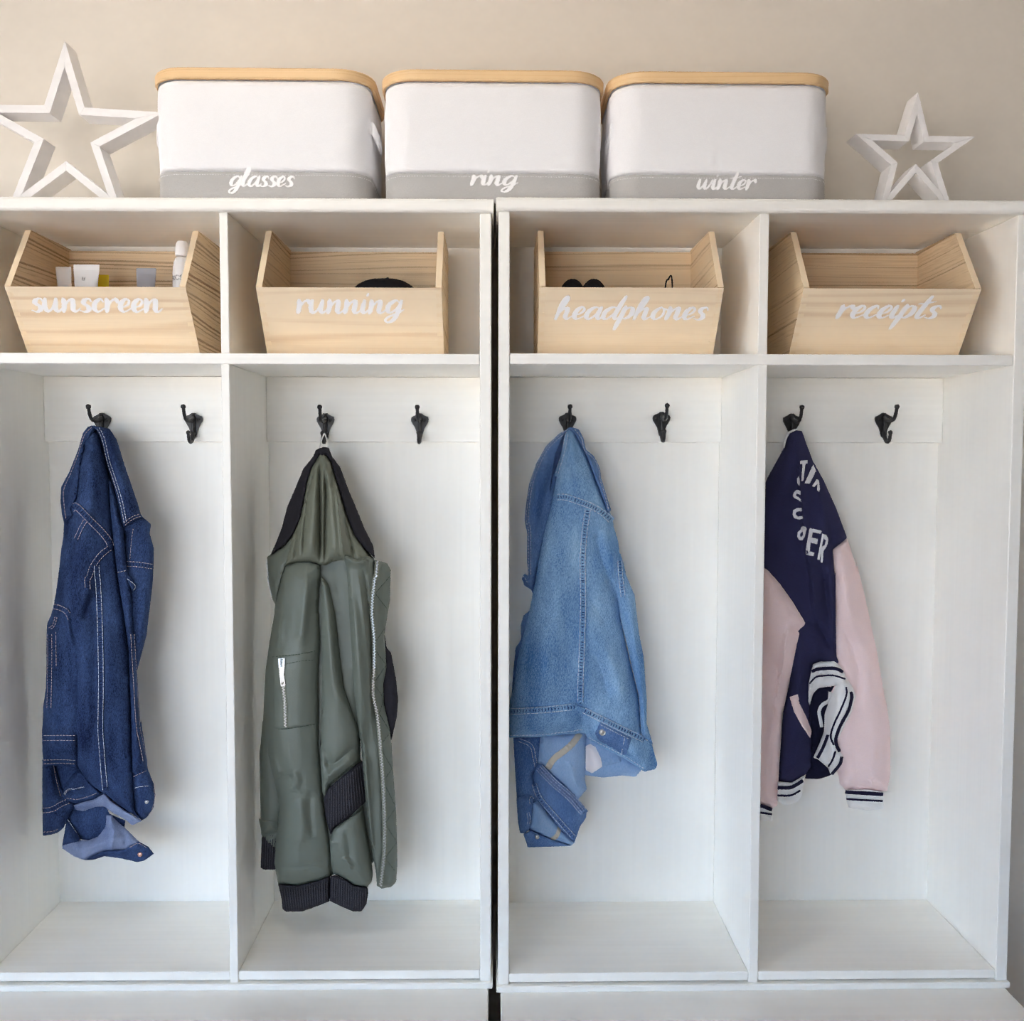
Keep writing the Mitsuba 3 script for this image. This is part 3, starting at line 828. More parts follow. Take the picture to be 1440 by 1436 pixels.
    def seam(self, line, width, bsdf, thread, parent=None, rows=None, marks=True, **k):
        s = self.band('seam', line, width, bsdf, parent=parent, **k)
        sub = s if s.count('__') < 2 else parent
        self.stitch(line, rows or (-width * .36, width * .36), thread, parent=sub, dash=3.0 if thread == 'thread_tan' else 5.0, gap=1.2 if thread == 'thread_tan' else .9)
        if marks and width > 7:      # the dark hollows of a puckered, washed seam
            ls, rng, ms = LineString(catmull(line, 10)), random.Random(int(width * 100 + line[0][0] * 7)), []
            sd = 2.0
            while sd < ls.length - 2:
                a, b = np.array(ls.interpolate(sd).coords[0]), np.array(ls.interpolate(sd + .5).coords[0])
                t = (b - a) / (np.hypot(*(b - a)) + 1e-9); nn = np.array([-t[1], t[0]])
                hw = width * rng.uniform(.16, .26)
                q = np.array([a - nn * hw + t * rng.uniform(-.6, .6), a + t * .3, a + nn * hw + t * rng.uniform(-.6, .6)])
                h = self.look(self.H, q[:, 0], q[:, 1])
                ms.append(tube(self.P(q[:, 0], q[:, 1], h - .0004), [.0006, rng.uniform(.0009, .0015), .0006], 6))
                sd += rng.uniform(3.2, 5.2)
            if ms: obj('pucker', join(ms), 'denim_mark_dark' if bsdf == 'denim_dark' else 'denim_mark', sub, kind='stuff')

    def button(self, u, v, r, bsdf, parent=None, label=None):
        h = float(self.look(self.H, [u], [v])[0])
        c = self.P(u, v, h)
        m = lathe([(0, -.001), (r, -.001), (r, .0012), (r * .86, .0022), (r * .62, .0014), (r * .3, .0018), (0, .002)], 24)
        m.apply_transform(trimesh.transformations.rotation_matrix(math.pi / 2, [1, 0, 0]))
        m.apply_translation(c)
        obj('button', m, bsdf, parent or self.key, smooth=35, label=label)

    def zip(self, line, parent=None, step=2.0, w=.0017, tape=None):
        """Two interlocking rows of metal teeth along the line."""
        if tape: self.band('zip_tape', line, 7, tape, T=.0008, pucker=0, parent=parent)
        ls = LineString(catmull(line, 10)); ms = []
        for j, s in enumerate(np.arange(0, ls.length, step)):
            a, b = np.array(ls.interpolate(s).coords[0]), np.array(ls.interpolate(min(s + .5, ls.length)).coords[0])
            h = float(self.look(self.H, [a[0]], [a[1]])[0]) + .0009
            p0, p1 = self.P(a[0], a[1], h), self.P(b[0], b[1], h)
            t = p1 - p0; t /= np.linalg.norm(t) + 1e-9
            sd = np.cross(t, [0, -1, 0]); sd /= np.linalg.norm(sd)
            bx = trimesh.creation.box((w * 2, .0016, .00125))
            Mx = np.eye(4); Mx[:3, 0], Mx[:3, 1], Mx[:3, 2] = sd, np.cross(t, sd), t
            Mx[:3, 3] = p0 + sd * (w * .55 if j % 2 else -w * .55)
            bx.apply_transform(Mx); ms.append(bx)
        return obj('zip_teeth', join(ms), 'zip_metal', parent or self.key, kind='stuff', label='silver metal zip teeth')


# ------------------------------------------------------------------ dark denim jacket, first bay
A, B, C = zc(40, 590, 6.525), zc(40, 800, 6.525), zc(40, 1010, 6.525)
k1 = thing('denim_jacket', 'dark indigo denim jacket hanging from the leftmost coat hook', 'jacket')
g = Garment(k1, .190, (30, 570, 260, 1240), .160)
DD = 'denim_dark'
g.layer('cuff_lining', C([(325, 890), (400, 850), (520, 850), (640, 800), (720, 830), (745, 880), (890, 940), (880, 1010), (700, 1060), (640, 1090), (560, 1120), (475, 1112)]), DD, T=.004, R=25, tb=.02, lift=0, base=-.01)
s = g.layer('hanging_cuff', C([(340, 1010), (470, 1117), (560, 1118), (640, 1085), (700, 1010), (748, 885), (830, 960), (890, 1010), (1000, 1120), (1040, 1150), (930, 1195), (880, 1215), (700, 1225), (600, 1265), (510, 1303), (420, 1270), (310, 1195), (310, 1160)]), 'denim_dark_inside',
            T=.016, R=24, tb=.012, folds=[('valley', C([(500, 1130), (480, 1200), (500, 1290)]), .004, 4), ('ridge', C([(760, 930), (790, 1060), (760, 1200)]), .005, 5), ('valley', C([(850, 1020), (890, 1100), (880, 1190)]), .004, 3)], label='turned-out cuff showing the paler inside of the denim')
g.band('seam', C([(745, 890), (740, 1000), (765, 1060), (745, 1200)]), 9, 'denim_dark_inside', parent=s)
g.layer('cuff_flap', C([(322, 885), (337, 880), (478, 1105), (455, 1132), (310, 1168), (345, 960)]), DD, T=.004, R=8, tb=.006)
g.stitch(C([(335, 895), (400, 990), (470, 1095)]), (0,), 'thread_pale', dash=5, gap=1)
s = g.layer('cuff_band', C([(510, 1306), (600, 1258), (700, 1218), (880, 1208), (960, 1162), (1010, 1130), (1100, 1180), (1152, 1245), (1060, 1310), (1000, 1322), (860, 1290), (700, 1267), (600, 1300)]), DD, T=.006, R=9, tb=.006)
g.stitch(C([(930, 1185), (1010, 1150), (1100, 1200)]), (0,), 'thread_tan', s)
g.button(*C([(1025, 1250)])[0], .0042, 'copper', s, label='copper button')
# the dark inside of the body behind the sleeves
g.layer('body_inside', C([(200, 380), (500, 380), (900, 400), (960, 700), (960, 870), (900, 870), (700, 830), (480, 850), (330, 860), (270, 700)]), 'denim_dark', T=.006, R=20, tb=.014, base=-.012, lift=0)
g.layer('collar_inside', A([(500, 140), (600, 80), (680, 100), (790, 260), (880, 520), (960, 800), (900, 960), (850, 960), (760, 900), (640, 700), (520, 500), (440, 420)]), 'denim_dark', T=.008, R=16, tb=.012, base=-.006, lift=0)
# second sleeve hanging at the left, behind
s = g.layer('sleeve', C([(128, 380), (230, 400), (300, 640), (420, 790), (350, 950), (320, 1010), (270, 1050), (200, 1072), (131, 1080), (127, 700)]), DD, T=.022, R=20, tb=.012, folds=[('valley', C([(230, 440), (260, 620), (300, 740)]), .005, 4)])
g.seam(C([(215, 430), (240, 560), (285, 740)]), 6, DD, 'thread_tan', s, rows=(-2.2,))
g.seam(C([(128, 850), (220, 835), (300, 790), (370, 760)]), 9, DD, 'thread_tan', s)
g.stitch(C([(134, 1045), (220, 1040), (290, 1010)]), (0,), 'thread_tan', s)
# the left front with its waistband
s = g.layer('left_front', A([(470, 300), (420, 420), (330, 700), (325, 960), (320, 1080), (300, 1200), (285, 1340)]) + B([(275, 60), (250, 230), (230, 340), (205, 430), (172, 500), (165, 600), (165, 900), (160, 1100), (136, 1250), (130, 1436)]) + C([(124, 100), (128, 300), (140, 430), (300, 440), (460, 470), (520, 300)]) + B([(560, 1200), (560, 500), (520, 0)]) + A([(560, 700), (560, 300)]), DD,
            T=.042, R=26, tb=.022, wr=.004, wrs=(.05, .014), seed=3,
            folds=[('right', B([(340, 60), (350, 350), (370, 640), (420, 760)]), .010, 9), ('valley', A([(420, 900), (405, 1150), (380, 1400)]), .006, 4), ('ridge', B([(200, 480), (200, 800), (170, 1200)]), .006, 8), ('ridge', A([(310, 1250), (300, 1400)]), .004, 6)])
g.seam(B([(232, 345), (290, 360), (350, 395), (390, 470)]), 9, DD, 'thread_tan', s)
g.seam(B([(255, 440), (230, 520), (180, 560)]), 6, DD, 'thread_tan', s, rows=(-1.4, 1.6))
g.seam(B([(195, 600), (195, 900), (188, 1280)]), 8, DD, 'thread_tan', s)
g.stitch(B([(250, 580), (255, 900)]), (0,), 'thread_tan', s)
s2 = g.layer('waistband', C([(126, 150), (440, 145), (455, 430), (380, 412), (140, 420), (130, 300)]), DD, T=.004, R=8, folds=[('ridge', C([(140, 280), (440, 280)]), .002, 9)])
g.stitch(C([(140, 160), (300, 158), (435, 160)]), (0, 7), 'thread_tan', s2)
g.stitch(C([(140, 385), (300, 382), (445, 388)]), (0, 5), 'thread_tan', s2)
# the right front, hanging open behind
s = g.layer('right_front', A([(760, 700), (1030, 880), (1060, 905), (1125, 960), (1112, 1050), (1152, 1180), (1145, 1436)]) + B([(1138, 150), (1085, 600), (1020, 850), (985, 975), (1000, 1200), (1030, 1436)]) + C([(1030, 0), (1075, 300), (1095, 470), (1150, 600), (1165, 700), (1150, 820), (1090, 910), (1040, 940), (950, 860), (880, 500), (850, 0)]) + B([(850, 700), (810, 0)]) + A([(780, 1200)]), DD,
            T=.020, R=22, tb=.020, base=-.004, folds=[('valley', A([(880, 1000), (880, 1200), (920, 1400)]), .008, 6), ('ridge', B([(1080, 100), (1050, 500), (1000, 800)]), .005, 8)])
g.seam(A([(900, 1325), (1000, 1330), (1140, 1350)]), 9, DD, 'thread_tan', s)
g.stitch(A([(960, 1000), (945, 1120), (930, 1290)]), (0,), 'thread_tan', s)
g.seam(C([(955, 520), (1020, 490), (1085, 460)]), 8, DD, 'thread_tan', s)
g.stitch(C([(975, 640), (1060, 625), (1130, 625)]), (0,), 'thread_pale', s, dash=6, gap=.6)
g.stitch(C([(1150, 640), (1158, 740), (1130, 850), (1085, 900)]), (0,), 'thread_tan', s)
g.button(*C([(1085, 768)])[0], .0034, 'zip_metal', s)
# the sleeve in the middle
s = g.layer('sleeve', A([(500, 170), (600, 105), (650, 160), (690, 330), (735, 520), (750, 800), (772, 1050), (800, 1300)]) + B([(830, 150), (880, 450), (920, 750), (930, 1100), (940, 1436)]) + C([(945, 300), (960, 700), (975, 860), (1042, 938), (960, 885), (830, 795), (700, 692), (600, 645), (500, 545), (450, 430), (440, 0)]) + B([(450, 1100), (440, 780), (400, 600), (360, 350), (340, 120)]) + A([(330, 1436), (390, 1200), (405, 1000), (400, 900), (375, 830), (430, 720), (460, 560), (465, 330)]), DD,
            T=.040, R=42, lift=.002, wr=.004, wrs=(.04, .012), seed=5, flat=.5,
            folds=[('valley', A([(540, 220), (490, 420), (470, 640)]), .005, 5), ('ridge', B([(470, 300), (540, 250), (560, 120)]), .005, 7), ('valley', B([(500, 480), (560, 300), (580, 200)]), .006, 6), ('ridge', B([(720, 500), (760, 900), (760, 1300)]), .006, 14),
                   ('valley', B([(840, 200), (900, 620), (915, 1000)]), .007, 5), ('ridge', A([(560, 330), (600, 700), (640, 900)]), .005, 14), ('valley', C([(450, 430), (560, 540), (660, 660)]), .006, 6)])
g.seam(A([(400, 820), (440, 800), (560, 920), (680, 1040), (745, 1130), (750, 1180)]), 12, DD, 'thread_tan', s)
g.seam(A([(745, 1180), (660, 1250), (590, 1350), (560, 1436)]) + B([(540, 100), (545, 190)]), 10, DD, 'thread_tan', s)
g.seam(A([(520, 930), (480, 1000), (430, 1110)]), 7, DD, 'thread_tan', s)
g.seam(A([(625, 1340), (630, 1430)]) + B([(640, 150), (655, 500), (665, 1000), (660, 1430)]) + C([(665, 200), (690, 520), (705, 670)]), 9, DD, 'thread_pale', s, rows=(-3.4, 3.4))
# turned hem of that sleeve: the pale inside of the cloth
g.layer('sleeve_tab', C([(312, 722), (335, 610), (400, 515), (470, 480), (560, 600), (665, 690), (600, 745), (430, 785), (345, 755)]), DD, T=.012, R=12, tb=.01, folds=[('valley', C([(340, 690), (430, 640), (560, 640)]), .006, 4)])
g.stitch(C([(325, 700), (350, 660), (430, 640), (515, 632)]), (0, 1.5), 'thread_pale', dash=6, gap=.6)
g.stitch(C([(350, 735), (450, 745), (560, 715), (650, 680)]), (0, ), 'thread_tan')
g.layer('turned_hem', C([(412, 800), (480, 775), (600, 745), (700, 690), (760, 762), (900, 855), (1042, 940), (1000, 962), (952, 985), (890, 930), (760, 862), (700, 812), (620, 812), (500, 856), (440, 842)]), 'denim_dark_inside', T=.008, R=9, tb=.012, label='turned-up sleeve hem showing the paler inside')
g.stitch(C([(720, 720), (860, 830), (1030, 930)]), (0,), 'thread_tan')
# front edge strip beside the sleeve
s = g.layer('placket', A([(735, 520), (790, 640), (850, 960), (870, 1000), (900, 1330)]) + B([(935, 130), (950, 400), (975, 900), (1020, 1436)]) + C([(1040, 200), (1092, 460), (1020, 480), (958, 500), (945, 0)]) + B([(932, 1100), (920, 750), (880, 450), (830, 150)]) + A([(800, 1300), (772, 1050), (750, 800)]), DD,
            T=.016, R=12, tb=.01, folds=[('ridge', A([(790, 700), (830, 1000), (860, 1300)]), .004, 6)])
g.seam(A([(815, 1385), (860, 1375), (905, 1365)]), 8, DD, 'thread_tan', s)
g.seam(B([(955, 600), (975, 950), (1005, 1430)]) + C([(1030, 200), (1070, 400)]), 7, DD, 'thread_tan', s)
g.layer('button_band', B([(890, 60), (930, 60), (985, 150), (965, 210), (940, 180)]), DD, T=.006, R=6)
g.stitch(B([(905, 90), (980, 155), (960, 205)]), (0,), 'thread_pale', dash=5, gap=.8)
# the collar
s = g.layer('collar', A([(650, 75), (600, 52), (545, 65), (500, 125), (455, 280), (375, 480), (300, 620), (294, 750), (308, 880), (330, 960), (400, 880), (380, 820), (440, 700), (470, 430), (520, 200), (600, 115)]), DD, T=.016, R=12, tb=.012, folds=[('valley', A([(440, 420), (380, 640), (350, 850)]), .006, 6)])
g.stitch(A([(580, 70), (510, 150), (455, 320), (385, 500), (325, 640), (325, 760), (345, 920)]), (0,), 'thread_tan', s)
s = g.layer('collar', A([(590, 62), (660, 66), (745, 85), (810, 185), (900, 470), (1000, 760), (1030, 868), (1055, 900), (960, 935), (872, 992), (840, 830), (790, 640), (735, 460), (685, 250), (640, 112)]), DD, T=.022, R=18, tb=.012, folds=[('ridge', A([(740, 180), (830, 500), (930, 860)]), .006, 14)])
g.stitch(A([(620, 90), (665, 180), (710, 380), (770, 560), (830, 760), (870, 960)]), (-1.6, -5.0), 'thread_pale', s)
g.stitch(A([(885, 970), (960, 915), (1040, 885)]), (0, -3.5), 'thread_tan', s)

# ------------------------------------------------------------------ olive bomber jacket, second bay
A, B, C = zc(350, 590, 6.527), zc(350, 800, 5.745), zc(350, 1040, 5.745)
k2 = thing('bomber_jacket', 'olive green bomber jacket with black ribbed trim, hanging wide open by its loop', 'jacket')
g = Garment(k2, .192, (340, 600, 580, 1300), .128)
OL = 'olive_nylon'


def rib_layer(name, pts, lines, amp=.0024, **k):
    key = g.layer(name, pts, 'rib_black', res=2.4, **k)
    poly, ms = Polygon(pts).buffer(-1.2), []
    for l in lines:      # every knitted rib a raised cord
        ls = LineString(catmull(l, 8)).intersection(poly)
        for q in getattr(ls, 'geoms', [ls]):
            if q.is_empty or q.length < 6: continue
            c = np.array([q.interpolate(t, True).coords[0] for t in np.linspace(0, 1, max(int(q.length / 5), 4))])
            ms.append(tube(g.P(c[:, 0], c[:, 1], g.look(g.H, c[:, 0], c[:, 1]) - .0002), .00105, 6))
    if ms: obj('knit_rib', join(ms), 'rib_black_raised', key, smooth=True, kind='stuff')
    return key
g.layer('back_cuff', B([(1100, 540), (1112, 635), (1150, 680), (1190, 900), (1206, 1060), (1195, 1200), (1150, 1390), (1060, 1100), (1060, 800)]), 'rib_black', T=.012, R=14, tb=.02, base=-.012, lift=0)
g.layer('back_sleeve', B([(180, 1150), (110, 1230), (92, 1436)]) + C([(86, 100), (94, 600), (100, 775), (230, 745), (300, 500), (200, 0)]), OL, T=.016, R=16, tb=.016, base=-.004, lift=0)
lr = [C([(118 + i * 19, 790 - i * 4), (112 + i * 18, 1050)]) for i in range(6)]
rib_layer('rib_cuff', C([(103, 790), (160, 775), (230, 762), (215, 1052), (122, 1053), (95, 1035)]), lr, T=.010, R=14, tb=.012, base=-.004)
s = g.layer('back_cuff', C([(880, 300), (1010, 985), (1005, 990), (960, 930), (900, 700)]), 'rib_black', T=.006, R=10, tb=.01, base=-.004)
g.layer('back_panel', C([(80, 640), (240, 640), (560, 300), (860, 100), (1000, 300), (1020, 960), (1000, 1000), (900, 900), (700, 1090), (500, 1100), (300, 1100), (210, 900), (110, 800)]), OL, T=.006, R=14, tb=.012, base=-.004, lift=0)
# the body, open, lining side out at the top
body = g.layer('body', A([(690, 270), (640, 290), (560, 440), (520, 560), (480, 800), (420, 980), (350, 1120), (200, 1240), (166, 1262), (172, 1436)]) + B([(146, 60), (180, 220), (212, 290), (200, 400), (165, 600), (135, 820), (125, 1000), (115, 1230), (150, 1436)]) + C([(150, 100), (190, 240), (250, 520), (230, 720), (205, 1000), (237, 1172), (390, 1186), (560, 1146), (660, 1106), (700, 1076), (780, 1136), (850, 1186), (950, 1200), (992, 1150), (1002, 1080), (985, 970), (960, 800), (920, 560), (900, 300), (900, 0)]) + B([(960, 1000), (1000, 300), (1030, 0)]) + A([(1160, 1436), (1150, 1280), (1060, 1170), (970, 1040), (900, 860), (850, 690), (800, 520), (755, 370)]), OL,
               T=.030, R=30, tb=.022, wr=.003, wrs=(.06, .012), seed=11, res=2.6,
               folds=[('ridge', A([(600, 430), (570, 800), (520, 1300)]), .008, 9), ('ridge', A([(760, 420), (800, 800), (850, 1300)]), .007, 9)])
lin = g.layer('lining', A([(690, 310), (650, 318), (570, 440), (530, 600), (490, 820), (430, 990), (375, 1120), (330, 1345), (440, 1308), (560, 1306), (655, 1335), (700, 1340), (760, 1305), (860, 1290), (1000, 1340), (1120, 1290), (1050, 1165), (965, 1040), (895, 860), (845, 700), (795, 540), (755, 390)]), 'olive_lining', T=.022, R=14, res=1.6,
              folds=[('valley', A([(655, 340), (648, 600), (652, 900), (655, 1330)]), .016, 1.9), ('valley', A([(695, 440), (708, 700), (702, 1000), (698, 1330)]), .014, 1.7), ('right', A([(795, 560), (812, 800), (840, 1050), (862, 1290)]), .010, 8), ('valley', A([(590, 480), (540, 700), (510, 1000), (498, 1270)]), .010, 1.8),
                     ('valley', A([(570, 520), (580, 560), (550, 700)]), .007, 1.6), ('valley', A([(440, 1010), (428, 1150), (420, 1290)]), .007, 1.7), ('valley', A([(760, 460), (770, 560), (765, 640)]), .007, 1.6), ('valley', A([(880, 900), (930, 1100), (970, 1290)]), .009, 1.8), ('ridge', A([(600, 500), (600, 900), (580, 1280)]), .005, 8), ('ridge', A([(745, 700), (770, 1000), (780, 1280)]), .005, 7)], label='smooth olive lining of the yoke')
# left sleeve, bulging, with the zipped pocket
sl = g.layer('sleeve', A([(300, 1436), (335, 1350), (440, 1312), (560, 1310), (650, 1338), (656, 1436)]) + B([(572, 100), (560, 300), (575, 600), (556, 880), (560, 1436)]) + C([(555, 0), (590, 400), (620, 650), (648, 820), (660, 980), (655, 1104), (560, 1144), (390, 1184), (237, 1170), (207, 1000), (235, 720), (250, 540), (155, 100)]) + B([(142, 1300), (127, 1000), (140, 800), (172, 600), (208, 400), (218, 250), (262, 60)]), OL,
             T=.030, R=34, wr=.0035, wrs=(.05, .012), seed=13, res=2.4, flat=.3,
             folds=[('ridge', B([(490, 60), (450, 300), (420, 640)]), .005, 7), ('ridge', B([(270, 80), (250, 400), (230, 640)]), .004, 7), ('ridge', C([(170, 130), (230, 270), (250, 310)]), .007, 5), ('valley', C([(215, 320), (300, 290), (360, 300)]), .004, 5), ('ridge', C([(350, 260), (380, 330), (340, 420)]), .003, 6),
                    ('ridge', C([(400, 480), (430, 700), (390, 900)]), .004, 9), ('valley', C([(500, 400), (490, 600), (520, 800)]), .004, 7), ('valley', C([(220, 1030), (430, 1025), (640, 950)]), .003, 4), ('valley', C([(440, 1080), (560, 1040), (655, 980)]), .003, 4), ('valley', B([(180, 250), (210, 300), (200, 420)]), .005, 5)])
pk = g.layer('pocket', B([(185, 705), (400, 690), (548, 655), (556, 880), (548, 1255), (300, 1298), (200, 1290)]), OL, T=.0022, R=4, lift=.0006, parent=sl, res=2.4)
for ln in ([(190, 712), (400, 690), (545, 662)], [(300, 770), (420, 745), (545, 735)], [(235, 1300), (400, 1280), (548, 1252)]):
    g.stitch(B(ln), (0,), 'thread_dark', sl)
zt = g.zip(B([(262, 725), (272, 900), (290, 1100), (295, 1285)]), sl, tape='olive_lining')
h = float(g.look(g.H, [350 + 262 / 5.745], [800 + 850 / 5.745])[0])
pullp = [Polygon(B([(244, 800), (288, 800), (282, 850), (296, 945), (258, 952), (246, 850)])).difference(Polygon(B([(262, 915), (282, 913), (283, 935), (265, 937)]))), Polygon(B([(236, 725), (290, 722), (288, 800), (240, 800)])).difference(Polygon(B([(254, 728), (272, 728), (270, 790), (256, 790)])))]
ms = []
for q in pullp:
    m = trimesh.creation.extrude_polygon(q, .0022, engine='earcut')
    v = m.vertices
    ms.append(trimesh.Trimesh(g.P(v[:, 0], v[:, 1], h + .001 + v[:, 2]), m.faces[:, ::-1], process=False))
obj('zip_pull', join(ms), 'zip_metal', sl, label='silver zip pull')
# right sleeve crossing to the middle, with its ribbed cuff
sr = g.layer('sleeve', B([(585, 60), (640, 120), (692, 350), (732, 700), (762, 960), (832, 1150), (892, 1320), (884, 1436)]) + C([(878, 80), (884, 180), (770, 275), (652, 372), (640, 430), (612, 468), (592, 420), (582, 200), (572, 0)]) + B([(580, 1436), (592, 900), (585, 500)]), OL, T=.024, R=24, wr=.003, seed=17, res=2.4,
             folds=[('valley', C([(600, 200), (700, 190), (790, 110), (870, 40)]), .005, 4), ('ridge', C([(620, 330), (680, 260), (860, 150)]), .004, 5), ('valley', C([(610, 60), (640, 190), (660, 300)]), .004, 4), ('ridge', B([(640, 300), (680, 800), (760, 1200)]), .004, 8)])
lr = [C([(652 + i * 18.5, 385 - i * 13.2), (640 + i * 22, 740 - i * 18)]) for i in range(16)]
rib_layer('rib_cuff', C([(650, 388), (770, 285), (884, 192), (930, 170), (950, 330), (956, 490), (800, 640), (690, 715), (660, 770), (622, 640), (606, 470)]), lr, T=.018, R=16)
g.stitch(C([(655, 350), (770, 262), (880, 165)]), (0,), 'thread_dark', sr)
# lower right body and the waist rib
bl = g.layer('lower_front', C([(690, 722), (800, 645), (918, 562), (938, 700), (990, 980), (1002, 1080), (992, 1150), (950, 1198), (850, 1184), (780, 1134), (680, 1084), (664, 980), (652, 820)]), OL, T=.018, R=22, wr=.003, seed=19, res=2.4, folds=[('ridge', C([(770, 950), (800, 1000), (830, 1050)]), .004, 4), ('valley', C([(780, 720), (810, 900), (800, 1000)]), .003, 6)])
lr = [C([(262 + i * 20.5, 1178 + (-i * 4 if i > 8 else 2)), (290 + i * 19.0, 1388 - max(0, i - 6) * 6)]) for i in range(19)]
rib_layer('waist_rib', C([(236, 1168), (390, 1182), (560, 1142), (658, 1102), (662, 1200), (652, 1308), (560, 1345), (430, 1390), (300, 1392), (272, 1372), (264, 1290)]), lr, T=.020, R=14, tb=.012)
lr = [C([(676 + i * 19, 1112 + i * 5.5), (672 + i * 19, 1315 + i * 5)]) for i in range(15)]
rib_layer('waist_rib', C([(660, 1102), (700, 1096), (780, 1134), (850, 1184), (960, 1196), (965, 1235), (950, 1330), (910, 1388), (840, 1390), (760, 1356), (654, 1306)]), lr, T=.020, R=14, tb=.012)
g.stitch(C([(240, 1150), (390, 1166), (560, 1124), (650, 1082)]), (0,), 'thread_dark', sl)
# right front: a quilted facing with the main zip
fold_ln = [('left', B([(880, 0), (925, 300), (965, 700), (985, 1100), (1010, 1430)]), .006, 7), ('valley', B([(930, 0), (975, 400), (990, 800)]), .006, 1.8), ('left', C([(935, 0), (975, 500), (1020, 1000)]), .005, 6), ('ridge', B([(840, 200), (890, 700), (950, 1300)]), .004, 6)]
rf = g.layer('right_front', A([(870, 1240), (1000, 1290), (1100, 1250), (1150, 1290), (1160, 1436)]) + B([(1030, 60), (1000, 330), (1014, 700), (1004, 1000), (1050, 1250), (1064, 1436)]) + C([(1066, 100), (1096, 600), (1098, 900), (1080, 1060), (1062, 1200), (1032, 1180), (1028, 1080), (1010, 985), (962, 720), (935, 400), (905, 0)]) + B([(900, 1400), (850, 1000), (825, 600), (790, 0)]), OL, T=.020, R=8, tb=.012, folds=fold_ln, wr=.002, seed=23, res=2.0)
fc = g.layer('quilted_facing', A([(1150, 1290), (1195, 1298), (1268, 1318), (1303, 1380), (1300, 1436)]) + B([(1146, 0), (1140, 250), (1096, 520), (1112, 800), (1086, 930), (1092, 1100), (1140, 1300), (1150, 1436)]) + C([(1152, 0), (1162, 200), (1190, 600), (1200, 1000), (1190, 1150), (1150, 1192), (1070, 1206), (1050, 1190), (1080, 1050), (1096, 850), (1094, 600), (1076, 250), (1058, 0)]) + B([(1056, 1400), (1042, 1250), (1000, 1020), (1010, 780), (1006, 560), (990, 330), (1008, 150), (1028, 0)]) + A([(1160, 1436)]), OL, T=.012, R=10, tb=.010, res=2.2,
             wr=.003, wrs=(.09, .06), seed=29, label='quilted olive front facing')
for q in (B([(1140, 60), (1020, 200)]), B([(1020, 200), (1130, 340)]), B([(1100, 480), (1000, 620)]), B([(1010, 640), (1110, 780)]), B([(1110, 780), (1010, 920)]), B([(1010, 920), (1090, 1050)]), B([(1090, 1050), (1050, 1180)]), B([(1060, 1180), (1145, 1320)]), B([(1145, 1320), (1065, 1420)]),
                                                                C([(1070, 80), (1160, 240)]), C([(1155, 240), (1085, 340)]), C([(1085, 340), (1185, 540)]), C([(1180, 560), (1100, 680)]), C([(1100, 680), (1195, 830)]), C([(1195, 830), (1100, 960)]), C([(1100, 960), (1195, 1080)])):
    g.stitch(q, (0,), 'thread_dark', fc, dash=4, gap=.6)
g.zip(A([(1178, 1302), (1168, 1436)]) + B([(1018, 80), (994, 330), (1012, 560), (1012, 800), (1003, 1000), (1032, 1150), (1052, 1300), (1062, 1430)]) + C([(1082, 300), (1096, 600), (1096, 900), (1080, 1060), (1064, 1190)]), rf, tape='olive_lining')
lf = g.layer('left_facing', A([(168, 1262), (200, 1242), (330, 1160), (400, 1080), (360, 1250), (300, 1436)]) + B([(255, 80), (215, 260), (190, 230), (160, 100)]) + A([(178, 1436)]), OL, T=.010, R=10, tb=.010)
g.zip(A([(168, 1285), (172, 1360), (180, 1436)]) + B([(158, 90), (185, 220)]), lf)
# the collar rib
cl = [A([(200, 1240), (350, 1120), (440, 960), (490, 800)])]
rib_layer('collar_rib', A([(198, 1242), (240, 1150), (300, 1000), (352, 800), (430, 620), (500, 450), (590, 340), (612, 282), (650, 262), (690, 258), (650, 322), (572, 440), (530, 580), (505, 720), (470, 900), (405, 1050), (330, 1150)]), [], T=.014, R=11, tb=.012)
rib_layer('collar_rib', A([(640, 268), (690, 250), (735, 262), (765, 340), (840, 440), (905, 620), (980, 800), (1062, 1000), (1142, 1160), (1157, 1275), (1060, 1180), (970, 1060), (900, 880), (850, 700), (800, 540), (760, 395), (715, 325), (650, 322)]), [], T=.014, R=11, tb=.012)
# hanging loop over the hook's lower prong
q = at(np.array([350 + v / 6.527 for v in (648, 664, 682, 690, 700, 716, 730)]), np.array([590 + v / 6.527 for v in (262, 200, 150, 132, 140, 190, 262)]), np.array([.184, .196, .208, .2135, .2135, .200, .184]))
obj('hanging_loop', tube(catmull(q, 5), .0013, 8), 'loop_white', k2, smooth=True, label='thin white hanging loop')

# ------------------------------------------------------------------ light denim jacket, third bay
A, B, C = zc(710, 590, 6.527), zc(710, 800, 6.527), zc(710, 980, 6.527)
k3 = thing('denim_jacket', 'light blue washed denim jacket hanging from the first hook of the third bay', 'jacket')
g = Garment(k3, .190, (700, 575, 940, 1215), .170)
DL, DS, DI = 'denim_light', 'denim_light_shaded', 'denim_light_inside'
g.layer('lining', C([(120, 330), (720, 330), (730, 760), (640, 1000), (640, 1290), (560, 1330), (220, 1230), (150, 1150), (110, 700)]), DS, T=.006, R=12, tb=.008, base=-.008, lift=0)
g.layer('hem_inside', C([(700, 340), (800, 380), (1000, 480), (1255, 670), (1200, 735), (1080, 722), (900, 742), (720, 718)]), DI, T=.006, R=10, tb=.014, base=-.006, lift=0)
g.band('seam', C([(880, 610), (990, 590), (1060, 570)]), 9, DI)
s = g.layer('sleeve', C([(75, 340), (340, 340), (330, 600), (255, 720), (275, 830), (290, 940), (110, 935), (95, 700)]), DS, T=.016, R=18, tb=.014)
g.seam(C([(130, 395), (240, 450), (270, 560), (290, 640)]), 6, DS, 'thread_pale', s)
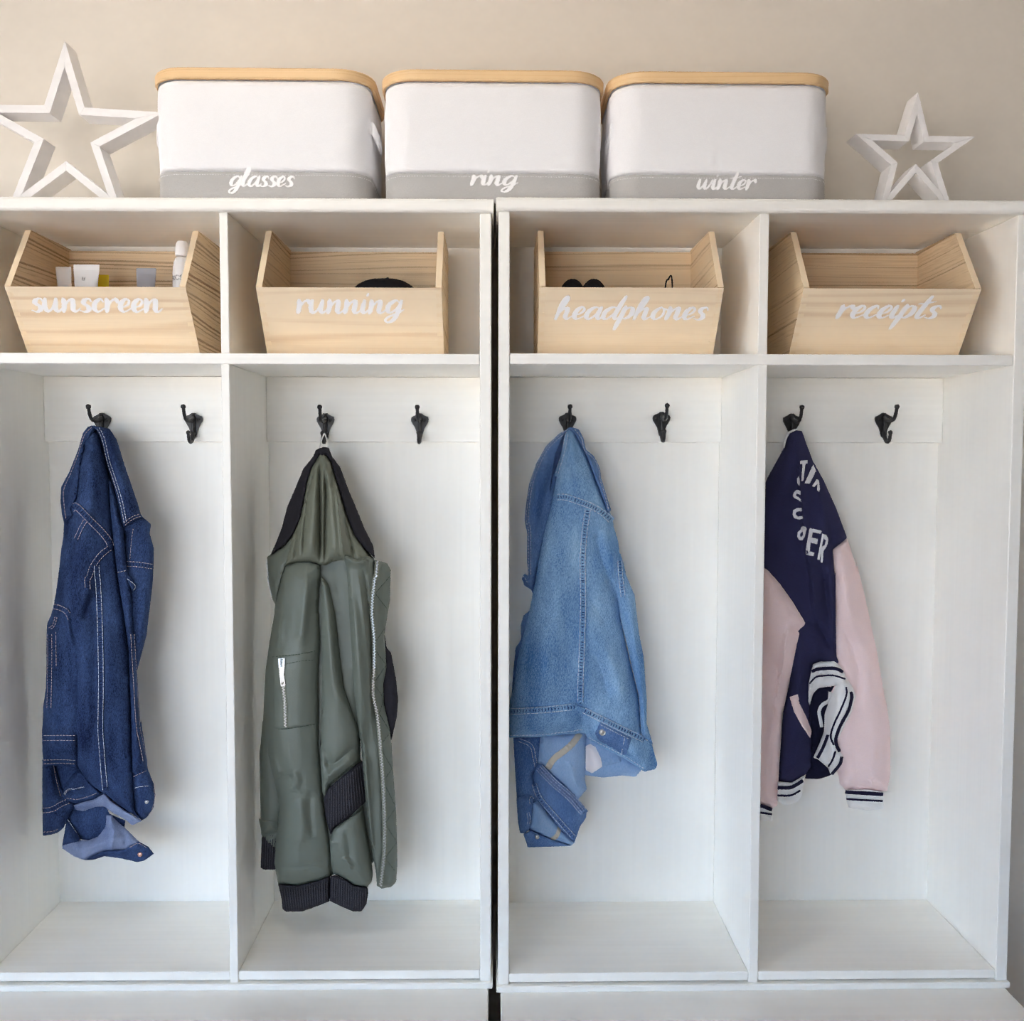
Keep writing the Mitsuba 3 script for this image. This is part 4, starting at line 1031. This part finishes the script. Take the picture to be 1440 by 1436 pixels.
g.layer('sleeve_lining', C([(325, 340), (500, 330), (740, 320), (742, 420), (735, 760), (752, 850), (660, 955), (450, 770), (305, 610)]), DI, T=.020, R=20, tb=.014, wr=.004, seed=31, folds=[('ridge', C([(600, 560), (640, 760), (660, 900)]), .005, 8)], label='pale inside of the denim sleeve')
g.band('seam', C([(690, 335), (620, 430), (540, 500), (450, 570), (390, 660)]), 9, 'frayed_tan', pucker=.0011, lam=5, label='frayed tan seam allowance')
g.layer('tag', C([(742, 452), (780, 430), (832, 460), (880, 560), (896, 640), (800, 702), (742, 672)]), 'tag_white', T=.004, R=8, tb=.006, folds=[('valley', C([(760, 480), (800, 560), (820, 690)]), .002, 4)], label='crumpled white care label')
s = g.layer('cuff_lining', C([(240, 985), (300, 955), (490, 1185), (645, 1335), (600, 1372), (450, 1335), (225, 1215)]), DI, T=.016, R=16, tb=.012)
g.band('seam', C([(505, 1195), (480, 1270), (430, 1315)]), 6, 'frayed_tan', parent=s)
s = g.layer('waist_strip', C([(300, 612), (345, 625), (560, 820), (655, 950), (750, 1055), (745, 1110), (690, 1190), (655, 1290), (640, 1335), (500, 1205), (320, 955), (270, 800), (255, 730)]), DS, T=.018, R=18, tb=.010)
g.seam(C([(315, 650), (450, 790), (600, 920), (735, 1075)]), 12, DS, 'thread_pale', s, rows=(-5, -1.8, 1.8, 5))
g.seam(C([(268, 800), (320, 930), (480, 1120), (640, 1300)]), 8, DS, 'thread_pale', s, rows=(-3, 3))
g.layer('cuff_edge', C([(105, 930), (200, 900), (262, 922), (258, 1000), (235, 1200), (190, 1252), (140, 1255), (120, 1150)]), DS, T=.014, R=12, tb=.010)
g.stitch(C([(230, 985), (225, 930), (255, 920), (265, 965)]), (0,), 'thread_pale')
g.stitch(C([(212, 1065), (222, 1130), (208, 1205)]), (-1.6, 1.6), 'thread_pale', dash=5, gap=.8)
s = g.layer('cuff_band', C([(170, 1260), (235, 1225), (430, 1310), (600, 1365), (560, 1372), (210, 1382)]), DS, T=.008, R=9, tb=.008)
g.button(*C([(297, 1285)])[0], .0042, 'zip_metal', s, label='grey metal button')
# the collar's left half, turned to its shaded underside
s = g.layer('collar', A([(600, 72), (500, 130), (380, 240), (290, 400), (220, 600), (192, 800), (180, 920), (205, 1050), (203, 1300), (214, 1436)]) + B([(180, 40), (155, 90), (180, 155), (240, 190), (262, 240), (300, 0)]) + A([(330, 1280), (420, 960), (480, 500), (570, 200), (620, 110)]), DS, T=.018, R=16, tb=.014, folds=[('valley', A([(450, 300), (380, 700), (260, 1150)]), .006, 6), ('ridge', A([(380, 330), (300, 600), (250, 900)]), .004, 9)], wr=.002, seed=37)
g.stitch(A([(590, 82), (500, 145), (390, 250), (300, 410), (232, 610), (205, 800), (195, 920), (218, 1050), (216, 1430)]), (0, -3), 'thread_pale', s)
g.stitch(B([(165, 60), (205, 120), (230, 130)]), (0,), 'thread_pale', s)
g.layer('left_front', B([(170, 430), (240, 370), (260, 440), (230, 620), (150, 700), (90, 760), (150, 640), (145, 520)]) + C([]), DS, T=.010, R=10, tb=.010)
g.layer('left_front', B([(100, 720), (190, 600), (180, 900), (110, 1180), (60, 1180), (80, 900)]), DS, T=.010, R=10, tb=.010)
# the back of the jacket, the large pale panel
body = g.layer('body', A([(610, 85), (570, 110), (545, 200), (505, 420), (470, 560), (425, 800), (370, 1000), (310, 1300), (290, 1436)]) + B([(262, 200), (212, 450), (172, 600), (112, 850), (82, 1100), (46, 1200), (41, 1290)]) + C([(40, 110), (40, 375), (300, 372), (540, 347), (700, 322), (740, 342), (762, 392), (900, 470), (1100, 570), (1280, 688), (1300, 600), (1310, 420), (1250, 340), (1230, 0)]) + B([(1160, 900), (1060, 450), (1060, 200)]) + A([(1060, 1300), (1040, 1120), (1000, 990), (985, 900), (930, 780), (840, 560), (760, 350), (700, 220), (640, 110)]), DL,
               T=.046, R=46, tb=.020, wr=.004, wrs=(.035, .012), seed=41, flat=.4,
               folds=[('ridge', A([(600, 150), (560, 400), (500, 650)]), .006, 8), ('valley', A([(470, 720), (440, 900), (380, 1150)]), .004, 7), ('valley', A([(830, 1000), (870, 1200), (950, 1430)]), .007, 9), ('ridge', A([(900, 1000), (960, 1200), (1000, 1430)]), .005, 9), ('valley', B([(760, 200), (820, 330), (960, 560)]), .004, 10),
                      ('valley', B([(760, 720), (880, 900), (960, 1200)]), .006, 9), ('ridge', B([(840, 650), (1000, 900), (1080, 1250)]), .006, 12), ('ridge', B([(420, 500), (380, 900), (300, 1200)]), .005, 16), ('valley', B([(230, 500), (210, 800), (130, 1150)]), .005, 9), ('valley', B([(920, 20), (1000, 220), (1080, 420)]), .006, 6)])
ys = g.seam(A([(475, 712), (560, 715), (700, 760), (800, 800), (900, 860), (985, 935)]), 11, DL, 'thread_pale', body)
g.seam(A([(762, 830), (735, 1000), (715, 1250), (715, 1436)]) + B([(718, 300), (708, 700), (695, 1000), (692, 1250)]), 10, DL, 'thread_pale', body, pucker=.0011, lam=5.5)
# the right sleeve behind the seam of the armhole
sv = g.layer('sleeve', A([(960, 1200), (1062, 1230), (1112, 1410)]) + B([(1105, 40), (1190, 240), (1232, 600), (1272, 800), (1302, 1200), (1300, 1436)]) + C([(1302, 250), (1360, 440), (1330, 420), (1250, 340), (1232, 0)]) + B([(1165, 900), (1110, 650), (1060, 450), (1030, 250), (960, 80)]), DL, T=.014, R=18, tb=.012, folds=[('ridge', B([(1150, 300), (1200, 800), (1260, 1300)]), .006, 8), ('valley', B([(1110, 450), (1160, 760), (1220, 1150)]), .005, 5)], wr=.003, seed=43, base=.012)
g.seam(A([(1055, 1290), (1062, 1436)]) + B([(1068, 120), (1085, 260)]), 8, DL, 'thread_pale', sv, pucker=.0011, lam=5)
# waistband
wb = g.layer('waistband', C([(40, 100), (300, 95), (650, 72), (720, 100), (1000, 240), (1150, 325), (1300, 400), (1345, 420), (1400, 622), (1380, 665), (1282, 688), (1100, 567), (900, 468), (760, 388), (735, 332), (540, 347), (300, 372), (40, 375)]), DL, T=.008, R=10, tb=.008, folds=[('valley', C([(700, 110), (735, 220), (740, 320)]), .010, 5), ('ridge', C([(90, 260), (400, 250), (650, 220)]), .003, 12), ('ridge', C([(800, 330), (1050, 470), (1250, 580)]), .002, 10)])
g.seam(C([(44, 135), (300, 125), (650, 92)]), 11, DL, 'thread_pale', wb, pucker=.0010, lam=5)
g.seam(C([(725, 125), (1000, 262), (1290, 400)]), 10, DL, 'thread_pale', wb, pucker=.0010, lam=5)
g.stitch(C([(44, 355), (300, 350), (540, 325), (715, 300)]), (0,), 'thread_pale', wb)
g.stitch(C([(770, 375), (900, 445), (1100, 545), (1275, 660)]), (0,), 'thread_pale', wb)
tb_ = g.layer('waist_tab', C([(872, 236), (1162, 380), (1112, 545), (860, 402), (826, 340)]), DS, T=.004, R=6, parent=wb, res=2.2)
g.stitch(C([(1105, 385), (1092, 440)]), (-1, 1), 'thread_pale', wb, dash=4, gap=.5)
g.stitch(C([(1085, 480), (1075, 535)]), (-1, 1), 'thread_pale', wb, dash=4, gap=.5)
g.stitch(C([(880, 250), (1150, 385)]), (1.2,), 'thread_pale', wb)
g.button(*C([(895, 325)])[0], .0062, 'zip_metal', wb, label='grey metal waist button')
# the collar's rolled edge on the right
s = g.layer('collar', A([(570, 82), (605, 70), (680, 88), (722, 180), (742, 272), (820, 340), (870, 440), (882, 540), (930, 690), (975, 832), (950, 862), (900, 722), (840, 565), (760, 355), (700, 232), (640, 125)]), DS, T=.012, R=9, tb=.012)
g.stitch(A([(640, 90), (705, 180), (730, 280), (810, 355), (858, 450), (872, 550), (920, 700), (955, 840)]), (0, ), 'thread_pale', s)
g.layer('inner_placket', A([(560, 112), (545, 200), (500, 360), (440, 520), (410, 690), (420, 560), (460, 320), (530, 150)]), 'denim_dark', T=.004, R=5)
g.seam(A([(568, 130), (535, 300), (470, 520)]), 5, DL, 'thread_pale', body)

# ------------------------------------------------------------------ navy and pink varsity jacket, fourth bay
A, B, C = zc(1060, 590, 6.525), zc(1060, 780, 6.525), zc(1060, 950, 6.525)
k4 = thing('varsity_jacket', 'navy varsity jacket with pink sleeves and white letters, hanging in the rightmost bay', 'jacket')
g = Garment(k4, .190, (1050, 585, 1275, 1170))
NV, PK = 'navy_fleece', 'pink_fleece'
rs = g.layer('sleeve', A([(700, 1150), (858, 1088), (955, 1400)]) + B([(925, 0), (1012, 350), (1132, 900), (1222, 1436)]) + C([(1182, 0), (1252, 500), (1254, 900), (1224, 1062), (1100, 1060), (840, 1046), (790, 1002), (780, 930), (700, 700), (690, 0)]) + B([(700, 900), (690, 0)]), PK, T=.040, R=34, tb=.022, wr=.003, seed=51,
             folds=[('valley', B([(800, 660), (900, 850), (960, 1150), (900, 1400)]), .006, 10), ('ridge', C([(1090, 950), (1085, 1010), (1060, 1050)]), .004, 6), ('ridge', B([(800, 100), (850, 500), (1000, 800)]), .004, 14), ('valley', C([(820, 700), (860, 850), (840, 1000)]), .004, 10)], label='pale pink sleeve')
cf = g.layer('cuff', C([(836, 1048), (1060, 1046), (1190, 1068), (1187, 1222), (1060, 1242), (870, 1212), (852, 1150)]), 'rib_white', T=.014, R=14, tb=.014, label='white ribbed cuff with navy stripes', res=2.4)
for ln, w in (([(838, 1070), (1010, 1080), (1188, 1092)], 5.2), ([(848, 1133), (1010, 1145), (1186, 1153)], 2.6)):
    g.band('stripe', C(ln), w, 'rib_navy', T=.0006, lift=.0014, pucker=0, parent=cf)
body = g.layer('body', A([(370, 95), (320, 115), (292, 180), (275, 260), (200, 400), (130, 525), (30, 760), (20, 1100), (20, 1436)]) + B([(20, 300), (60, 620), (200, 900), (330, 1100)]) + C([(330, 60), (270, 330), (236, 800), (222, 975), (350, 985), (480, 905), (525, 840), (535, 560), (510, 280), (520, 60)]) + B([(545, 1005), (760, 1000), (780, 990), (757, 930), (752, 600), (748, 150)]) + A([(742, 1436), (722, 1195), (800, 1135), (857, 1085), (762, 830), (642, 560), (542, 380), (475, 200), (442, 105)]), NV,
               T=.040, R=34, tb=.020, wr=.003, wrs=(.04, .012), seed=53,
               folds=[('right', A([(400, 320), (420, 600), (445, 900), (480, 1200), (520, 1436)]) + B([(545, 500), (560, 640)]), .012, 12), ('right', A([(560, 430), (640, 700), (690, 1000), (710, 1190), (740, 1420)]), -.006, 10), ('ridge', A([(600, 560), (650, 900), (640, 1400)]), .006, 9), ('valley', B([(630, 100), (680, 500), (720, 800)]), .007, 4), ('valley', B([(555, 600), (640, 730), (740, 900)]), .009, 4),
                      ('ridge', B([(560, 680), (570, 850), (545, 980)]), .005, 9), ('ridge', A([(380, 150), (330, 400), (250, 800)]), .007, 14), ('valley', B([(420, 640), (500, 620), (560, 640)]), .004, 6)])
g.layer('collar_strip', A([(268, 262), (285, 170), (315, 112), (372, 88), (410, 92), (370, 106), (325, 130), (300, 185), (282, 262)]), 'rib_white', T=.004, R=3, tb=.004)
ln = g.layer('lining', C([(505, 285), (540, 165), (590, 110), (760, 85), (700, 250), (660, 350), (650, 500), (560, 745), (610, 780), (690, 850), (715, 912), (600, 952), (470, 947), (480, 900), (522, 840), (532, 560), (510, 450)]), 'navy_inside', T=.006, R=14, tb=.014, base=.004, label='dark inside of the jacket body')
g.band('neck_tape', C([(700, 150), (690, 230), (630, 270), (600, 330), (610, 400), (625, 475)]), 5, 'rib_white', T=.001, pucker=.0005, lam=3)
rb = g.layer('waist_rib', B([(546, 1005), (610, 981), (740, 978), (790, 1018), (850, 1128), (915, 1230), (938, 1310)]) + C([(931, 200), (900, 330), (840, 450), (770, 590), (762, 620), (780, 680), (822, 740), (802, 820), (722, 915), (700, 900), (682, 850), (592, 772), (545, 752), (600, 630), (645, 510), (650, 350), (690, 240), (752, 90), (590, 118), (542, 170), (512, 277), (500, 235)]) + B([(503, 1190), (528, 1062)]), 'rib_white', T=.022, R=14, tb=.014, res=2.2, label='white ribbed waistband with navy stripes, twisted over')
for pts, w in ((B([(530, 1072), (600, 1050), (740, 1045), (820, 1078)]), 4.6), (B([(510, 1185), (570, 1125), (640, 1112), (730, 1110), (845, 1142)]), 2.4),
               (C([(848, 105), (850, 180), (800, 310), (735, 450), (705, 560), (735, 640)]), 2.6), (C([(890, 150), (900, 200), (870, 320), (800, 450), (755, 570), (760, 640), (790, 700)]), 4.6),
               (C([(750, 695), (720, 780), (680, 840)]), 2.6), (C([(808, 745), (790, 815), (715, 908)]), 4.4), (C([(680, 545), (640, 650), (585, 760)]), 4.4)):
    g.band('stripe', pts, w, 'rib_navy', T=.0006, lift=.0014, pucker=0, parent=rb)
# left pink sleeve in front
ls_ = g.layer('sleeve', B([(-10, 60), (60, 100), (130, 145), (230, 255), (350, 420), (440, 570), (472, 625), (470, 642), (405, 702), (420, 725), (400, 800), (350, 1050), (280, 1380)]) + C([(258, 330), (230, 900), (218, 1190), (170, 1222), (80, 1185), (10, 1175), (-30, 600)]) + B([(-40, 900)]), PK, T=.026, R=26, tb=.012, folds=[('right', B([(420, 660), (330, 640), (290, 760), (260, 950), (190, 1430)]), .008, 8), ('valley', B([(375, 655), (400, 690), (430, 700)]), .010, 4), ('ridge', B([(350, 600), (330, 500), (290, 400)]), .004, 9), ('valley', C([(200, 200), (160, 500), (100, 750)]), .006, 5)], wr=.002, seed=57, label='pale pink sleeve')
cf = g.layer('cuff', C([(5, 1170), (80, 1182), (168, 1222), (172, 1342), (75, 1332), (5, 1322)]), 'rib_white', T=.010, R=12, tb=.010, res=2.4)
for pts, w in ((C([(10, 1185), (80, 1200), (168, 1235)]), 5), (C([(10, 1250), (80, 1262), (168, 1275)]), 2.6)):
    g.band('stripe', pts, w, 'rib_navy', T=.0006, lift=.0014, pucker=0, parent=cf)
hb = g.layer('waist_rib', C([(220, 972), (350, 984), (470, 915), (455, 1000), (440, 1100), (400, 1160), (330, 1186), (270, 1186), (214, 1150)]), 'rib_white', T=.016, R=14, tb=.012, res=2.4)
for pts, w in ((C([(219, 1030), (340, 1027), (452, 965)]), 5), (C([(218, 1102), (340, 1100), (430, 1055)]), 2.6)):
    g.band('stripe', pts, w, 'rib_navy', T=.0006, lift=.0014, pucker=0, parent=hb)
g.layer('pocket_welt', C([(328, 198), (406, 170), (422, 262), (482, 380), (532, 510), (518, 575), (440, 462), (368, 330)]), PK, T=.003, R=5, res=2.4, label='pink pocket welt')
# the letters sewn on, some half lost in the fold
LET = {
    'T': [[(425, 378), (494, 372), (492, 404), (474, 406), (456, 560), (436, 565), (446, 408), (424, 410)]],
    'I': [[(545, 412), (572, 470), (512, 590), (466, 585)]],
    'A': [[(578, 545), (598, 560), (608, 640), (598, 665), (580, 650), (584, 590), (556, 622), (534, 612)]],
    'curve': [[(412, 520), (424, 560), (420, 610), (400, 590), (396, 545)]],
    'S': [[(430, 655), (395, 645), (366, 668), (358, 700), (372, 722), (410, 738), (434, 760), (434, 735), (412, 712), (386, 700), (392, 682), (430, 690)]],
    'O': [[(440, 812), (396, 812), (362, 830), (356, 870), (368, 905), (410, 918), (452, 912), (448, 885), (405, 890), (384, 872), (392, 846), (442, 842)]],
    'C': [[(478, 985), (440, 980), (428, 1010), (402, 1035), (398, 1075), (420, 1108), (448, 1108), (466, 1080), (486, 1005)], [(450, 1030), (452, 1060), (436, 1080), (424, 1068), (430, 1042)]],
    'E': [[(512, 995), (624, 1020), (615, 1050), (540, 1036), (532, 1085), (588, 1095), (582, 1145), (522, 1132), (514, 1210), (556, 1222), (548, 1255), (478, 1240), (476, 1200)]],
    'R': [[(628, 1046), (668, 1062), (684, 1100), (676, 1150), (654, 1188), (640, 1205), (632, 1315), (612, 1310), (618, 1215), (604, 1290), (582, 1285)], [(640, 1090), (662, 1110), (650, 1155), (626, 1165)]],
}
for ch, rings in LET.items():
    q = Polygon(A(rings[0]))
    if len(rings) > 1: q = q.difference(Polygon(A(rings[1])))
    q = q.buffer(0)
    q = q.segmentize(3.0)
    m = trimesh.creation.extrude_polygon(q, 1.0, engine='earcut').subdivide()
    v = m.vertices
    hh = g.look(ndimage.gaussian_filter(g.H, 1.2), v[:, 0], v[:, 1])
    obj('letter', trimesh.Trimesh(g.P(v[:, 0], v[:, 1], hh + .0012 + .0012 * v[:, 2]), m.faces[:, ::-1], process=False), 'letter_white', k4)
